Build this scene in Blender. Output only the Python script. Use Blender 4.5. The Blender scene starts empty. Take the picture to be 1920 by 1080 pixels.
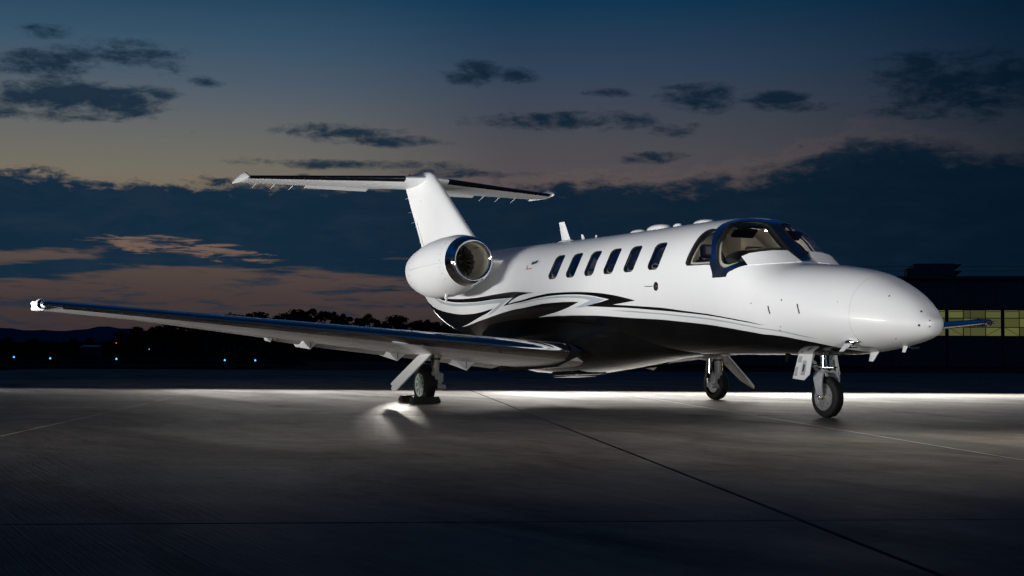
import bpy, bmesh, math, random
import numpy as np
from mathutils import Vector, Matrix
from mathutils.geometry import delaunay_2d_cdt

random.seed(7)
scene = bpy.context.scene
col = scene.collection
PI = math.pi

# ------------------------------------------------------------------ camera
CAM = Vector((18.379, -10.1872, 0.6784))
YAW, PITCH, ROLL, FPX = -0.4605, 0.0452, 0.006, 2718.8
ya = PI + YAW
FWD = Vector((math.cos(ya) * math.cos(PITCH), math.sin(ya) * math.cos(PITCH), math.sin(PITCH)))
RGT = FWD.cross(Vector((0, 0, 1))).normalized()
UPV = RGT.cross(FWD)
R2 = RGT * math.cos(ROLL) + UPV * math.sin(ROLL)
U2 = UPV * math.cos(ROLL) - RGT * math.sin(ROLL)
cam = bpy.data.cameras.new('camera')
cam.sensor_width = 36.0
cam.lens = FPX / 1920 * 36
cam.clip_start = 0.05
cam.clip_end = 30000
camo = bpy.data.objects.new('camera', cam)
col.objects.link(camo)
m3 = Matrix((R2, U2, -FWD)).transposed()
camo.matrix_world = Matrix.Translation(CAM) @ m3.to_4x4()
scene.camera = camo

# ------------------------------------------------------------------ view
scene.view_settings.view_transform = 'Standard'
scene.view_settings.look = 'None'
scene.view_settings.exposure = 0.0
scene.view_settings.gamma = 1.0
scene.cycles.use_denoising = True
scene.cycles.use_adaptive_sampling = False
scene.cycles.max_bounces = 8
scene.cycles.transparent_max_bounces = 12
scene.cycles.sample_clamp_indirect = 4.0

# ------------------------------------------------------------------ node helpers
class NT:
    def __init__(self, tree):
        self.t = tree
    def n(self, kind, **kw):
        nd = self.t.nodes.new(kind)
        for k, v in kw.items():
            setattr(nd, k, v)
        return nd
    def put(self, sock, v):
        if isinstance(v, bpy.types.NodeSocket):
            self.t.links.new(v, sock)
        else:
            sock.default_value = v
    def m(self, op, a, b=0.0, c=0.0, clamp=False):
        nd = self.n('ShaderNodeMath', operation=op)
        nd.use_clamp = clamp
        self.put(nd.inputs[0], a)
        self.put(nd.inputs[1], b)
        self.put(nd.inputs[2], c)
        return nd.outputs[0]
    def smooth(self, x, lo, hi):
        nd = self.n('ShaderNodeMapRange', interpolation_type='SMOOTHSTEP')
        self.put(nd.inputs[0], x)
        self.put(nd.inputs[1], lo)
        self.put(nd.inputs[2], hi)
        return nd.outputs[0]
    def mix(self, f, a, b):
        nd = self.n('ShaderNodeMix', data_type='RGBA')
        self.put(nd.inputs[0], f)
        for s, v in ((nd.inputs[6], a), (nd.inputs[7], b)):
            if isinstance(v, tuple) and len(v) == 3:
                v = (*v, 1)
            self.put(s, v)
        return nd.outputs[2]
    def ramp(self, f, stops):
        nd = self.n('ShaderNodeValToRGB')
        el = nd.color_ramp.elements
        while len(el) < len(stops):
            el.new(0.5)
        for e, (p, c) in zip(el, stops):
            e.position = p
            e.color = (*c, 1)
        self.put(nd.inputs[0], f)
        return nd.outputs[0]
    def noise(self, vec, scale, detail=5, rough=0.55, dist=0.0, dims='3D'):
        nd = self.n('ShaderNodeTexNoise', noise_dimensions=dims)
        self.put(nd.inputs['Vector'], vec)
        self.put(nd.inputs['Scale'], scale)
        self.put(nd.inputs['Detail'], detail)
        self.put(nd.inputs['Roughness'], rough)
        self.put(nd.inputs['Distortion'], dist)
        return nd.outputs['Fac']
    def xyz(self, a, b, c):
        nd = self.n('ShaderNodeCombineXYZ')
        for s, v in zip(nd.inputs, (a, b, c)):
            self.put(s, v)
        return nd.outputs[0]

def s2l(r, g, b):
    def f(v):
        v /= 255.0
        return v / 12.92 if v <= 0.04045 else ((v + 0.055) / 1.055) ** 2.4
    return (f(r), f(g), f(b))

# ------------------------------------------------------------------ dusk sky
world = bpy.data.worlds.new('World')
scene.world = world
world.use_nodes = True
wt = world.node_tree
world.cycles.sampling_method = 'NONE'
wt.nodes.clear()
W = NT(wt)
geo = W.n('ShaderNodeTexCoord')
sep = W.n('ShaderNodeSeparateXYZ')
wt.links.new(geo.outputs['Generated'], sep.inputs[0])
dx, dy, dz = sep.outputs
# compass bearing measured from the west-north-west point of the field (degrees, to the right)
fh = Vector((math.cos(ya), math.sin(ya)))
rh = Vector((fh.y, -fh.x))
df = W.m('ADD', W.m('MULTIPLY', dx, fh.x), W.m('MULTIPLY', dy, fh.y))
dr = W.m('ADD', W.m('MULTIPLY', dx, rh.x), W.m('MULTIPLY', dy, rh.y))
AZ = W.m('MULTIPLY', W.m('ARCTAN2', dr, df), 180 / PI)
EL = W.m('MULTIPLY', W.m('ARCSINE', dz), 180 / PI)
# clear sky: elevation gradient on the sunset side and on the far side, blended by angle from the sunset
SUN_AZ = -17.0
glow = W.m('COSINE', W.m('MULTIPLY', W.m('SUBTRACT', AZ, SUN_AZ), PI / 180))
e01 = W.m('DIVIDE', EL, 90.0, clamp=True)
west = W.ramp(e01, [(0.0, s2l(54, 44, 47)), (0.022, s2l(68, 57, 56)), (0.045, s2l(90, 77, 72)), (0.075, s2l(116, 111, 97)),
                    (0.092, s2l(104, 105, 102)), (0.115, s2l(78, 92, 106)), (0.135, s2l(54, 82, 104)), (0.155, s2l(32, 66, 92)), (0.30, s2l(4, 43, 90)), (0.52, s2l(5, 20, 38)), (1.0, s2l(8, 14, 22))])
midc = W.ramp(e01, [(0.0, s2l(44, 40, 46)), (0.03, s2l(76, 62, 62)), (0.07, s2l(84, 76, 78)), (0.085, s2l(80, 77, 82)), (0.105, s2l(66, 72, 84)),
                    (0.125, s2l(48, 66, 88)), (0.152, s2l(18, 54, 82)), (0.30, s2l(4, 43, 90)), (0.52, s2l(5, 20, 38)), (1.0, s2l(8, 14, 22))])
east = W.ramp(e01, [(0.0, s2l(18, 24, 32)), (0.07, s2l(36, 42, 50)), (0.10, s2l(26, 38, 52)), (0.125, s2l(12, 33, 52)), (0.152, s2l(2, 26, 46)), (0.30, s2l(4, 43, 90)), (0.52, s2l(5, 20, 38)), (1.0, s2l(8, 14, 22))])
gl = W.smooth(glow, 0.952, 1.0)
gm = W.smooth(glow, 0.77, 0.955)
clear = W.mix(gl, W.mix(gm, east, midc), west)
gl = W.m('ADD', W.m('MULTIPLY', gl, 0.45), W.m('MULTIPLY', gm, 0.55))
# cloud field
stretch = W.xyz(W.m('MULTIPLY', AZ, 0.42), W.m('MULTIPLY', EL, 1.25), 3.7)
n1 = W.noise(stretch, 0.95, 8, 0.62, 0.35)
n2 = W.noise(W.xyz(W.m('MULTIPLY', AZ, 1.0), W.m('MULTIPLY', EL, 2.4), 9.1), 1.3, 8, 0.65, 0.4)
n3 = W.noise(W.xyz(W.m('MULTIPLY', AZ, 0.16), W.m('MULTIPLY', EL, 1.5), 1.3), 1.0, 5, 0.55, 0.3)
nz = W.m('SUBTRACT', W.m('ADD', W.m('MULTIPLY', n1, 0.6), W.m('MULTIPLY', n2, 0.4)), 0.5)
DPX = 180 / PI / FPX
def azel(px, py):
    return (math.degrees(math.atan((px - 960) / FPX)), (663 + 0.006 * (px - 960) - py) * DPX)
dens = None
# separate small clouds above the bank: centre and half-size of each in the same bearings
BLOBS = [(70, 95, 45, 13, .9), (190, 130, 110, 24, .8), (60, 150, 110, 22, 1.0), (130, 205, 150, 26, 1.15), (240, 210, 60, 22, .9),
         (290, 190, 40, 10, .7), (15, 200, 30, 24, .9), (80, 238, 120, 9, .7), (380, 167, 30, 8, .75), (885, 140, 52, 17, 1.0), (965, 143, 40, 10, .6),
         (640, 252, 95, 13, 1.05), (720, 267, 110, 9, .9), (1070, 228, 150, 15, 1.1), (1130, 177, 45, 7, .8), (1310, 190, 62, 24, 1.1),
         (1455, 194, 60, 10, .95), (1500, 210, 60, 8, .6), (1270, 246, 40, 10, .65), (1830, 185, 160, 52, 1.1), (1230, 300, 55, 9, .7),
         (690, 312, 170, 8, .75), (870, 325, 120, 9, .8)]
for (cx, cy, hx, hy, a) in BLOBS:
    u, v = azel(cx, cy)
    p = W.m('POWER', W.m('DIVIDE', W.m('SUBTRACT', AZ, u), hx * DPX * 1.15), 2.0)
    q = W.m('POWER', W.m('DIVIDE', W.m('SUBTRACT', EL, v), hy * DPX * 1.25), 2.0)
    b = W.m('MULTIPLY', W.m('SUBTRACT', 1.0, W.m('ADD', p, q)), a)
    b = W.m('MAXIMUM', b, -1.2)
    dens = b if dens is None else W.m('MAXIMUM', dens, b)
small = W.smooth(W.m('ADD', W.m('MULTIPLY', dens, 0.40), W.m('MULTIPLY', nz, 2.9)), -0.16, 0.52)
# long cloud bank low over the horizon, its top climbing to the right
top_az = W.n('ShaderNodeFloatCurve')
cv = top_az.mapping.curves[0]
pts = [(-60, 6.7), (-19.5, 6.75), (-17.6, 6.9), (-16.5, 6.5), (-12, 6.7), (-6, 6.75), (0, 6.9), (4, 7.0), (9, 7.3), (12, 8.2), (15.2, 8.7), (17, 8.2), (60, 8.0)]
while len(cv.points) < len(pts):
    cv.points.new(0.5, 0.5)
for p, (a_, e_) in zip(cv.points, pts):
    p.location = ((a_ + 60) / 120, e_ / 12)
top_az.mapping.update()
W.put(top_az.inputs['Value'], W.m('DIVIDE', W.m('ADD', AZ, 60.0), 120.0, clamp=True))
btop = W.m('MULTIPLY', top_az.outputs[0], 12.0)
edge = W.m('ADD', W.m('SUBTRACT', btop, EL), W.m('MULTIPLY', nz, 3.6))
bank_up = W.smooth(edge, -0.12, W.m('ADD', 0.42, W.m('MULTIPLY', W.smooth(AZ, -8.0, 16.0), 0.7)))
# underside: solid on the right, broken into streaks towards the sunset
low = W.m('SUBTRACT', 3.05, W.m('MULTIPLY', W.smooth(AZ, -6.0, 9.0), 3.6))
under = W.m('ADD', W.m('SUBTRACT', EL, low), W.m('MULTIPLY', W.m('SUBTRACT', n3, 0.5), 6.5))
bank_lo = W.smooth(under, -0.3, 0.35)
# glowing tear in the bank left of the tail
u, v = azel(345, 470)
tp = W.m('POWER', W.m('DIVIDE', W.m('SUBTRACT', AZ, u), 3.6), 2.0)
sl = W.m('ADD', W.m('SUBTRACT', EL, v), W.m('MULTIPLY', W.m('SUBTRACT', AZ, u), 0.085))
tq = W.m('POWER', W.m('DIVIDE', sl, 0.42), 2.0)
tear = W.m('SUBTRACT', 1.0, W.m('ADD', tp, tq))
n4 = W.noise(W.xyz(W.m('MULTIPLY', AZ, 0.55), W.m('MULTIPLY', EL, 4.2), 5.5), 1.0, 7, 0.62, 0.5)
tear = W.smooth(W.m('ADD', W.m('MAXIMUM', tear, -1.5), W.m('MULTIPLY', W.m('SUBTRACT', n4, 0.5), 5.0)), 0.2, 0.9)
bank = W.m('MULTIPLY', W.m('MULTIPLY', bank_up, bank_lo), W.m('SUBTRACT', 1.0, W.m('MULTIPLY', tear, 0.92)))
streak = W.m('MULTIPLY', W.smooth(W.m('ADD', n4, W.m('MULTIPLY', n3, 0.5)), 0.70, 0.95), W.m('MULTIPLY', W.m('SUBTRACT', 1.0, W.smooth(EL, 2.6, 4.0)), 0.75))
mask = W.m('MAXIMUM', W.m('MULTIPLY', small, 0.97), W.m('MAXIMUM', bank, streak))
ccol = W.mix(gl, s2l(5, 21, 36), s2l(19, 42, 61))
ccol = W.mix(W.m('MULTIPLY', W.smooth(n1, 0.35, 0.75), 0.28), ccol, W.mix(gl, s2l(12, 30, 46), s2l(46, 60, 74)))
# thin lit rim where the bank top thins out
rim = W.m('MULTIPLY', W.smooth(edge, -0.45, 0.15), W.m('SUBTRACT', 1.0, bank_up))
clear = W.mix(W.m('MULTIPLY', rim, W.m('MULTIPLY', gl, 0.25)), clear, s2l(140, 108, 92))
tint = W.mix(W.m('MULTIPLY', W.m('MULTIPLY', tear, gl), 0.75), clear, s2l(122, 98, 86))
skyc = W.mix(mask, tint, ccol)
bg = W.n('ShaderNodeBackground')
W.put(bg.inputs['Color'], skyc)
W.put(bg.inputs['Strength'], 1.0)
wo = W.n('ShaderNodeOutputWorld')
wt.links.new(bg.outputs[0], wo.inputs[0])

# ------------------------------------------------------------------ photographer's lamps (all outside the picture or low behind the aircraft)
def at(px, d, z=0.0):
    """a point of the airfield at a given bearing and distance from the tripod"""
    q = fh + rh * ((px - 960) / FPX)
    return Vector((CAM.x + q.x * d, CAM.y + q.y * d, z))

def area(name, loc, look, sx, sy, power, color, spread=180.0, up=Vector((0, 0, 1))):
    l = bpy.data.lights.new(name, 'AREA')
    l.shape = 'RECTANGLE'
    l.size, l.size_y = sx, sy
    l.energy = power
    l.color = color
    l.spread = math.radians(spread)
    o = bpy.data.objects.new(name, l)
    col.objects.link(o)
    d = (Vector(look) - Vector(loc)).normalized()
    z = -d
    x = up.cross(z).normalized()
    y = z.cross(x)
    o.matrix_world = Matrix.Translation(loc) @ Matrix((x, y, z)).transposed().to_4x4()
    return o
for xs_, pw in ((-14.0, 62), (-7.6, 68), (-1.2, 78), (5.2, 80)):
    area('side_softbox', (xs_, -10.6, 0.80), (xs_, 0.0, 2.6), 6.4, 0.5, pw, (1.0, 0.985, 0.96), 40)
area('front_softbox', (25.0, -6.5, 0.60), (5.0, -0.8, 3.7), 4.0, 0.5, 84, (1.0, 0.985, 0.96), 23)
area('tail_softbox', (-9.5, -8.3, 0.35), (-6.6, 0.0, 3.7), 3.0, 0.5, 17, (1.0, 0.985, 0.96), 34)
bl = Vector((-6.2, 2.0, 0))
brt = Vector((rh.x, rh.y, 0))
bfw = Vector((fh.x, fh.y, 0))
p0 = CAM + bfw * 27.9
p0.z = 1.20
for lat, pw, ln in ((-9.4, 8, 6.0), (-3.4, 34, 6.0), (2.0, 58, 4.8), (6.8, 88, 4.8), (11.0, 50, 3.6)):
    q_ = p0 + brt * lat
    area('ground_strip_lamp', q_, q_ - bfw * 4.0 - Vector((0, 0, 1.45)), ln, 0.3, pw * 0.92, (1.0, 0.95, 0.88), 48)
area('wheel_lamp', at(757, 26.0, 0.75), at(744, 17.4, 0.0), 0.09, 0.08, 0.5, (1.0, 0.93, 0.84), 4.6)
area('ramp_fill_lamp', CAM + bfw * 11.6 + brt * 9.6 + Vector((0, 0, 0.55)), CAM + bfw * 11.8 - brt * 3.5 - Vector((0, 0, 0.68)), 1.2, 0.4, 92, (1.0, 0.97, 0.935), 42)
area('ramp_fill_lamp', CAM + bfw * 8.6 + brt * 8.4 + Vector((0, 0, 0.5)), CAM + bfw * 9.2 - brt * 2.5 - Vector((0, 0, 0.68)), 1.2, 0.4, 26, (1.0, 0.97, 0.935), 42)  # unseen fill lamp, added to lift the dark nearer apron

# ------------------------------------------------------------------ materials
def mat(name, base=(0.8, 0.8, 0.8), rough=0.5, metal=0.0, spec=0.5, coat=0.0, emit=None, es=0.0):
    m = bpy.data.materials.new(name)
    m.use_nodes = True
    b = m.node_tree.nodes['Principled BSDF']
    b.inputs['Base Color'].default_value = (*base, 1)
    b.inputs['Roughness'].default_value = rough
    b.inputs['Metallic'].default_value = metal
    b.inputs['Specular IOR Level'].default_value = spec
    b.inputs['Coat Weight'].default_value = coat
    b.inputs['Coat Roughness'].default_value = 0.05
    if emit:
        m.cycles.emission_sampling = 'NONE'
        b.inputs['Emission Color'].default_value = (*emit, 1)
        b.inputs['Emission Strength'].default_value = es
    return m

def vary(m, scale, c1, c2, rough=None, bump=0.0, stretch=(1, 1, 1), detail=6, bscale=None):
    """object-space noise between two paint/dirt colours, optional roughness range and bump"""
    T = NT(m.node_tree)
    b = m.node_tree.nodes['Principled BSDF']
    tc = T.n('ShaderNodeTexCoord')
    mp = T.n('ShaderNodeMapping')
    mp.inputs['Scale'].default_value = stretch
    m.node_tree.links.new(tc.outputs['Object'], mp.inputs[0])
    nz_ = T.noise(mp.outputs[0], scale, detail, 0.6)
    f = T.smooth(nz_, 0.3, 0.7)
    T.put(b.inputs['Base Color'], T.mix(f, c1, c2))
    if rough:
        mr = T.n('ShaderNodeMapRange')
        T.put(mr.inputs[0], nz_)
        mr.inputs[3].default_value, mr.inputs[4].default_value = rough
        T.put(b.inputs['Roughness'], mr.outputs[0])
    if bump:
        bp = T.n('ShaderNodeBump')
        bp.inputs['Strength'].default_value = bump
        bp.inputs['Distance'].default_value = 0.02
        T.put(bp.inputs['Height'], T.noise(mp.outputs[0], bscale or scale * 6, 4, 0.6))
        T.put(b.inputs['Normal'], bp.outputs[0])
    return m

M = {}
M['white'] = vary(mat('white_paint', rough=0.38, coat=0.14), 0.9, (0.77, 0.78, 0.79), (0.82, 0.825, 0.83), (0.36, 0.44))
M['black'] = vary(mat('black_gloss_paint', rough=0.1, coat=0.0, spec=0.32), 1.2, (0.004, 0.004, 0.0045), (0.007, 0.007, 0.0075), (0.07, 0.13))
M['silver'] = vary(mat('silver_paint', rough=0.3, coat=0.3), 1.0, (0.40, 0.44, 0.48), (0.45, 0.49, 0.53), (0.25, 0.35))
M['wing'] = vary(mat('grey_wing_skin', rough=0.3, metal=0.2), 1.5, (0.52, 0.50, 0.47), (0.60, 0.58, 0.55), (0.24, 0.34))
M['grey'] = vary(mat('grey_gear_paint', rough=0.4), 9.0, (0.36, 0.37, 0.38), (0.46, 0.47, 0.48), (0.25, 0.42))
M['chrome'] = vary(mat('polished_aluminium', metal=1.0, rough=0.08), 2.5, (0.80, 0.81, 0.83), (0.88, 0.89, 0.90), (0.05, 0.11), 0.0)
M['frame'] = vary(mat('bare_metal_frame', metal=1.0, rough=0.18), 6.0, (0.62, 0.64, 0.67), (0.74, 0.76, 0.78), (0.12, 0.24))
M['steel'] = mat('bright_steel', (0.7, 0.7, 0.7), 0.15, 1.0)
M['rubber'] = vary(mat('tyre_rubber', rough=0.65, spec=0.3), 14.0, (0.010, 0.010, 0.011), (0.022, 0.021, 0.020), (0.5, 0.75), 0.25)
M['boot'] = mat('deice_boot', (0.006, 0.006, 0.007), 0.22)
M['seal'] = mat('black_seal', (0.012, 0.012, 0.012), 0.5)
M['cream'] = vary(mat('cream_interior', rough=0.6), 3.0, (0.50, 0.47, 0.41), (0.60, 0.57, 0.50))
M['pilotseat'] = vary(mat('dark_pilot_seat', rough=0.5), 5.0, (0.030, 0.022, 0.028), (0.05, 0.038, 0.045))
M['leather'] = vary(mat('tan_leather', rough=0.45), 5.0, (0.42, 0.35, 0.26), (0.5, 0.42, 0.32))
M['darkin'] = vary(mat('dark_glareshield', rough=0.7), 8.0, (0.012, 0.012, 0.013), (0.022, 0.021, 0.021))
M['duct'] = vary(mat('inlet_duct', rough=0.4), 4.0, (0.62, 0.58, 0.44), (0.72, 0.68, 0.54))
M['fan'] = mat('titanium_blade', (0.16, 0.16, 0.17), 0.28, 1.0)
M['hub'] = mat('dark_spinner', (0.012, 0.012, 0.013), 0.55, spec=0.2)
M['brass'] = mat('brass_detail', (0.55, 0.42, 0.16), 0.3, 1.0)
M['red'] = mat('red_lens', (0.35, 0.01, 0.01), 0.2)
M['redmark'] = mat('red_mark', (0.5, 0.03, 0.02), 0.4)
M['navlight'] = mat('lit_wingtip_lamp', (0.9, 0.9, 0.9), 0.2, emit=(1.0, 0.93, 0.88), es=1.6)
M['rimgreen'] = vary(mat('pale_green_wheel', rough=0.35), 9.0, (0.52, 0.58, 0.54), (0.62, 0.68, 0.63))
M['chock'] = vary(mat('black_rubber_chock', rough=0.6), 7.0, (0.010, 0.0095, 0.009), (0.03, 0.024, 0.018), (0.5, 0.8), 0.3)

def glassmat(name, tint, refl):
    m = bpy.data.materials.new(name)
    m.use_nodes = True
    t = m.node_tree
    t.nodes.clear()
    T = NT(t)
    tr = T.n('ShaderNodeBsdfTransparent')
    tr.inputs[0].default_value = (*tint, 1)
    gl_ = T.n('ShaderNodeBsdfGlossy')
    gl_.inputs['Roughness'].default_value = 0.02
    gl_.inputs['Color'].default_value = (0.95, 0.97, 1.0, 1)
    fr = T.n('ShaderNodeFresnel')
    fr.inputs[0].default_value = refl
    mx = T.n('ShaderNodeMixShader')
    T.put(mx.inputs[0], fr.outputs[0])
    t.links.new(tr.outputs[0], mx.inputs[1])
    t.links.new(gl_.outputs[0], mx.inputs[2])
    out = T.n('ShaderNodeOutputMaterial')
    t.links.new(mx.outputs[0], out.inputs[0])
    return m
M['glass'] = glassmat('windshield_glass', (0.86, 0.88, 0.88), 1.5)
M['cabinglass'] = glassmat('cabin_window_acrylic', (0.60, 0.70, 0.74), 2.6)
M['discmetal'] = vary(mat('silver_wheel_disc', rough=0.28, metal=0.6), 8.0, (0.50, 0.50, 0.50), (0.62, 0.62, 0.62), (0.2, 0.36))

# ------------------------------------------------------------------ mesh helpers
class MB:
    def __init__(self):
        self.v, self.f = [], []
    def add(self, vs, fs):
        o = len(self.v)
        self.v += [tuple(p) for p in vs]
        self.f += [tuple(i + o for i in q) for q in fs]
        return self
    def box(self, c, s, rot=None):
        c = Vector(c)
        vs = []
        for x in (-.5, .5):
            for y in (-.5, .5):
                for z in (-.5, .5):
                    p = Vector((x * s[0], y * s[1], z * s[2]))
                    if rot is not None:
                        p = rot @ p
                    vs.append(c + p)
        return self.add(vs, [(0, 1, 3, 2), (4, 6, 7, 5), (0, 4, 5, 1), (2, 3, 7, 6), (0, 2, 6, 4), (1, 5, 7, 3)])
    def hexa(self, p):
        return self.add(p, [(0, 1, 2, 3), (7, 6, 5, 4), (0, 4, 5, 1), (1, 5, 6, 2), (2, 6, 7, 3), (3, 7, 4, 0)])
    def tube(self, pts, rad, n=14, cap=True):
        pts = [Vector(p) for p in pts]
        if not isinstance(rad, (list, tuple)):
            rad = [rad] * len(pts)
        rings = []
        for i, p in enumerate(pts):
            d = (pts[min(i + 1, len(pts) - 1)] - pts[max(i - 1, 0)]).normalized()
            a = d.cross(Vector((0.13, 0.31, 0.94)) if abs(d.z) < 0.95 else Vector((1, 0.1, 0))).normalized()
            b = d.cross(a)
            rings.append([p + a * math.cos(2 * PI * k / n) * rad[i] + b * math.sin(2 * PI * k / n) * rad[i] for k in range(n)])
        self.loft(rings, closed=True, cap=cap)
        return self
    def loft(self, rings, closed=True, cap=True):
        n = len(rings[0])
        vs = [p for r_ in rings for p in r_]
        fs = []
        for i in range(len(rings) - 1):
            for k in range(n if closed else n - 1):
                a, b = i * n + k, i * n + (k + 1) % n
                fs.append((a, b, b + n, a + n))
        if cap:
            fs.append(tuple(range(n))[::-1])
            fs.append(tuple((len(rings) - 1) * n + k for k in range(n)))
        return self.add(vs, fs)
    def lathe(self, prof, c, axis='y', n=32, cap=False):
        """profile of (along, radius) turned round an axis through c"""
        c = Vector(c)
        rings = []
        for a, r_ in prof:
            ring = []
            for k in range(n):
                t = 2 * PI * k / n
                if axis == 'y':
                    q = Vector((math.cos(t) * r_, a, math.sin(t) * r_))
                elif axis == 'x':
                    q = Vector((a, math.cos(t) * r_, math.sin(t) * r_))
                else:
                    q = Vector((math.cos(t) * r_, math.sin(t) * r_, a))
                ring.append(c + q)
            rings.append(ring)
        return self.loft(rings, True, cap)
    def prism(self, poly, ext):
        ext = Vector(ext)
        n = len(poly)
        vs = [Vector(p) for p in poly] + [Vector(p) + ext for p in poly]
        fs = [tuple(range(n))[::-1], tuple(range(n, 2 * n))]
        for k in range(n):
            fs.append((k, (k + 1) % n, n + (k + 1) % n, n + k))
        return self.add(vs, fs)
    def mirror(self):
        o = MB()
        o.v = [(x, -y, z) for x, y, z in self.v]
        o.f = [q[::-1] for q in self.f]
        return o

def link(name, me, m, parent=None):
    o = bpy.data.objects.new(name, me)
    col.objects.link(o)
    if m is not None and not me.materials:
        me.materials.append(m)
    if parent is not None:
        o.parent = parent
    return o

def obj(name, mb, m, parent=None, smooth=None, bevel=0.0):
    me = bpy.data.meshes.new(name)
    me.from_pydata(mb.v, [], mb.f)
    bm = bmesh.new()
    bm.from_mesh(me)
    bmesh.ops.remove_doubles(bm, verts=bm.verts, dist=1e-5)
    bmesh.ops.recalc_face_normals(bm, faces=bm.faces)
    bm.to_mesh(me)
    bm.free()
    if smooth is not None:
        me.shade_smooth()
        me.set_sharp_from_angle(angle=math.radians(smooth))
    o = link(name, me, m, parent)
    if bevel:
        md = o.modifiers.new('bevel', 'BEVEL')
        md.width = bevel
        md.segments = 2
        md.limit_method = 'ANGLE'
    return o

def empty(name, loc=(0, 0, 0)):
    o = bpy.data.objects.new(name, None)
    col.objects.link(o)
    o.location = loc
    return o

def tag(o, label=None, cat=None, group=None, kind=None):
    for k, v in (('label', label), ('category', cat), ('group', group), ('kind', kind)):
        if v:
            o[k] = v
    return o

def both(name, mb, m, parent, **kw):
    a = obj(name, mb, m, parent, **kw)
    b = obj(name, mb.mirror(), m, parent, **kw)
    return a, b

def pchip(xs, ys):
    xs = np.array(xs, float)
    ys = np.array(ys, float)
    h = np.diff(xs)
    d = np.diff(ys) / h
    m = np.zeros(len(xs))
    for i in range(1, len(xs) - 1):
        if d[i - 1] * d[i] > 0:
            w1 = 2 * h[i] + h[i - 1]
            w2 = h[i] + 2 * h[i - 1]
            m[i] = (w1 + w2) / (w1 / d[i - 1] + w2 / d[i])
    m[0] = d[0]
    m[-1] = d[-1]
    def f(x):
        x = np.asarray(x, float)
        i = np.clip(np.searchsorted(xs, x) - 1, 0, len(xs) - 2)
        t = np.clip((x - xs[i]) / h[i], 0, 1)
        return ys[i] * (2 * t**3 - 3 * t**2 + 1) + ys[i + 1] * (-2 * t**3 + 3 * t**2) + h[i] * (m[i] * (t**3 - 2 * t**2 + t) + m[i + 1] * (t**3 - t**2))
    return f

# ------------------------------------------------------------------ ground
def concrete(name, c1, c2, c3):
    m = mat(name, rough=0.6, spec=0.4)
    T = NT(m.node_tree)
    b = m.node_tree.nodes['Principled BSDF']
    g = T.n('ShaderNodeNewGeometry')
    def mapped(rot, sc):
        mp = T.n('ShaderNodeMapping')
        mp.inputs['Rotation'].default_value = (0, 0, rot)
        mp.inputs['Scale'].default_value = sc
        m.node_tree.links.new(g.outputs['Position'], mp.inputs[0])
        return mp.outputs[0]
    big = T.noise(mapped(0.37, (0.6, 1.3, 1)), 0.55, 8, 0.66, 0.8)
    tyre = T.noise(mapped(0.9, (0.22, 1.6, 1)), 0.8, 6, 0.62, 0.5)
    grit = T.noise(mapped(0, (1, 1, 1)), 60, 3, 0.6)
    broom = T.noise(mapped(0.37 + 0.75, (1.2, 75, 1)), 1.0, 3, 0.6)
    c = T.mix(T.smooth(big, 0.3, 0.7), c1, c2)
    c = T.mix(T.m('MULTIPLY', T.smooth(tyre, 0.44, 0.70), 0.7), c, c3)
    mott = T.noise(mapped(0.2, (1, 1.6, 1)), 4.5, 7, 0.68)
    c = T.mix(T.m('MULTIPLY', T.smooth(mott, 0.42, 0.68), 0.38), c, c3)
    # curved rubber scuffs left by turning tyres
    for (cx, cy, rr, w_) in ((6.5, -6.0, 3.2, .16), (9.2, -4.2, 2.4, .12), (3.0, -5.2, 4.4, .2), (11.0, -1.0, 3.6, .14), (1.5, -1.0, 6.5, .18)):
        sp = T.n('ShaderNodeVectorMath', operation='DISTANCE')
        flat = T.n('ShaderNodeVectorMath', operation='MULTIPLY')
        m.node_tree.links.new(g.outputs['Position'], flat.inputs[0])
        flat.inputs[1].default_value = (1, 1, 0)
        m.node_tree.links.new(flat.outputs[0], sp.inputs[0])
        sp.inputs[1].default_value = (cx, cy, 0)
        dd = T.m('ABSOLUTE', T.m('SUBTRACT', sp.outputs['Value'], rr))
        k = T.m('MULTIPLY', T.m('SUBTRACT', 1.0, T.smooth(dd, 0.0, w_)), T.smooth(tyre, 0.35, 0.6))
        c = T.mix(T.m('MULTIPLY', k, 0.35), c, c3)
    c = T.mix(T.m('MULTIPLY', T.smooth(grit, 0.45, 0.7), 0.18), c, c3)
    T.put(b.inputs['Base Color'], c)
    mr = T.n('ShaderNodeMapRange')
    T.put(mr.inputs[0], T.m('ADD', T.m('MULTIPLY', big, 0.5), T.m('MULTIPLY', tyre, 0.5)))
    mr.inputs[1].default_value, mr.inputs[2].default_value = 0.3, 0.7
    mr.inputs[3].default_value, mr.inputs[4].default_value = 0.85, 0.58
    T.put(b.inputs['Roughness'], mr.outputs[0])
    sr = T.n('ShaderNodeMapRange')
    T.put(sr.inputs[0], T.m('ADD', T.m('MULTIPLY', tyre, 0.6), T.m('MULTIPLY', T.noise(mapped(0.37, (0.5, 2.2, 1)), 1.4, 6, 0.65), 0.4)))
    sr.inputs[1].default_value, sr.inputs[2].default_value = 0.38, 0.62
    sr.inputs[3].default_value, sr.inputs[4].default_value = 0.04, 0.36
    T.put(b.inputs['Specular IOR Level'], sr.outputs[0])
    bp = T.n('ShaderNodeBump')
    bp.inputs['Strength'].default_value = 0.6
    bp.inputs['Distance'].default_value = 0.008
    T.put(bp.inputs['Height'], T.m('ADD', T.m('MULTIPLY', broom, 0.8), T.m('MULTIPLY', grit, 0.35)))
    T.put(b.inputs['Normal'], bp.outputs[0])
    return m
M['concrete'] = concrete('weathered_concrete', (0.095, 0.077, 0.058), (0.225, 0.195, 0.155), (0.042, 0.035, 0.027))
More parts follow.
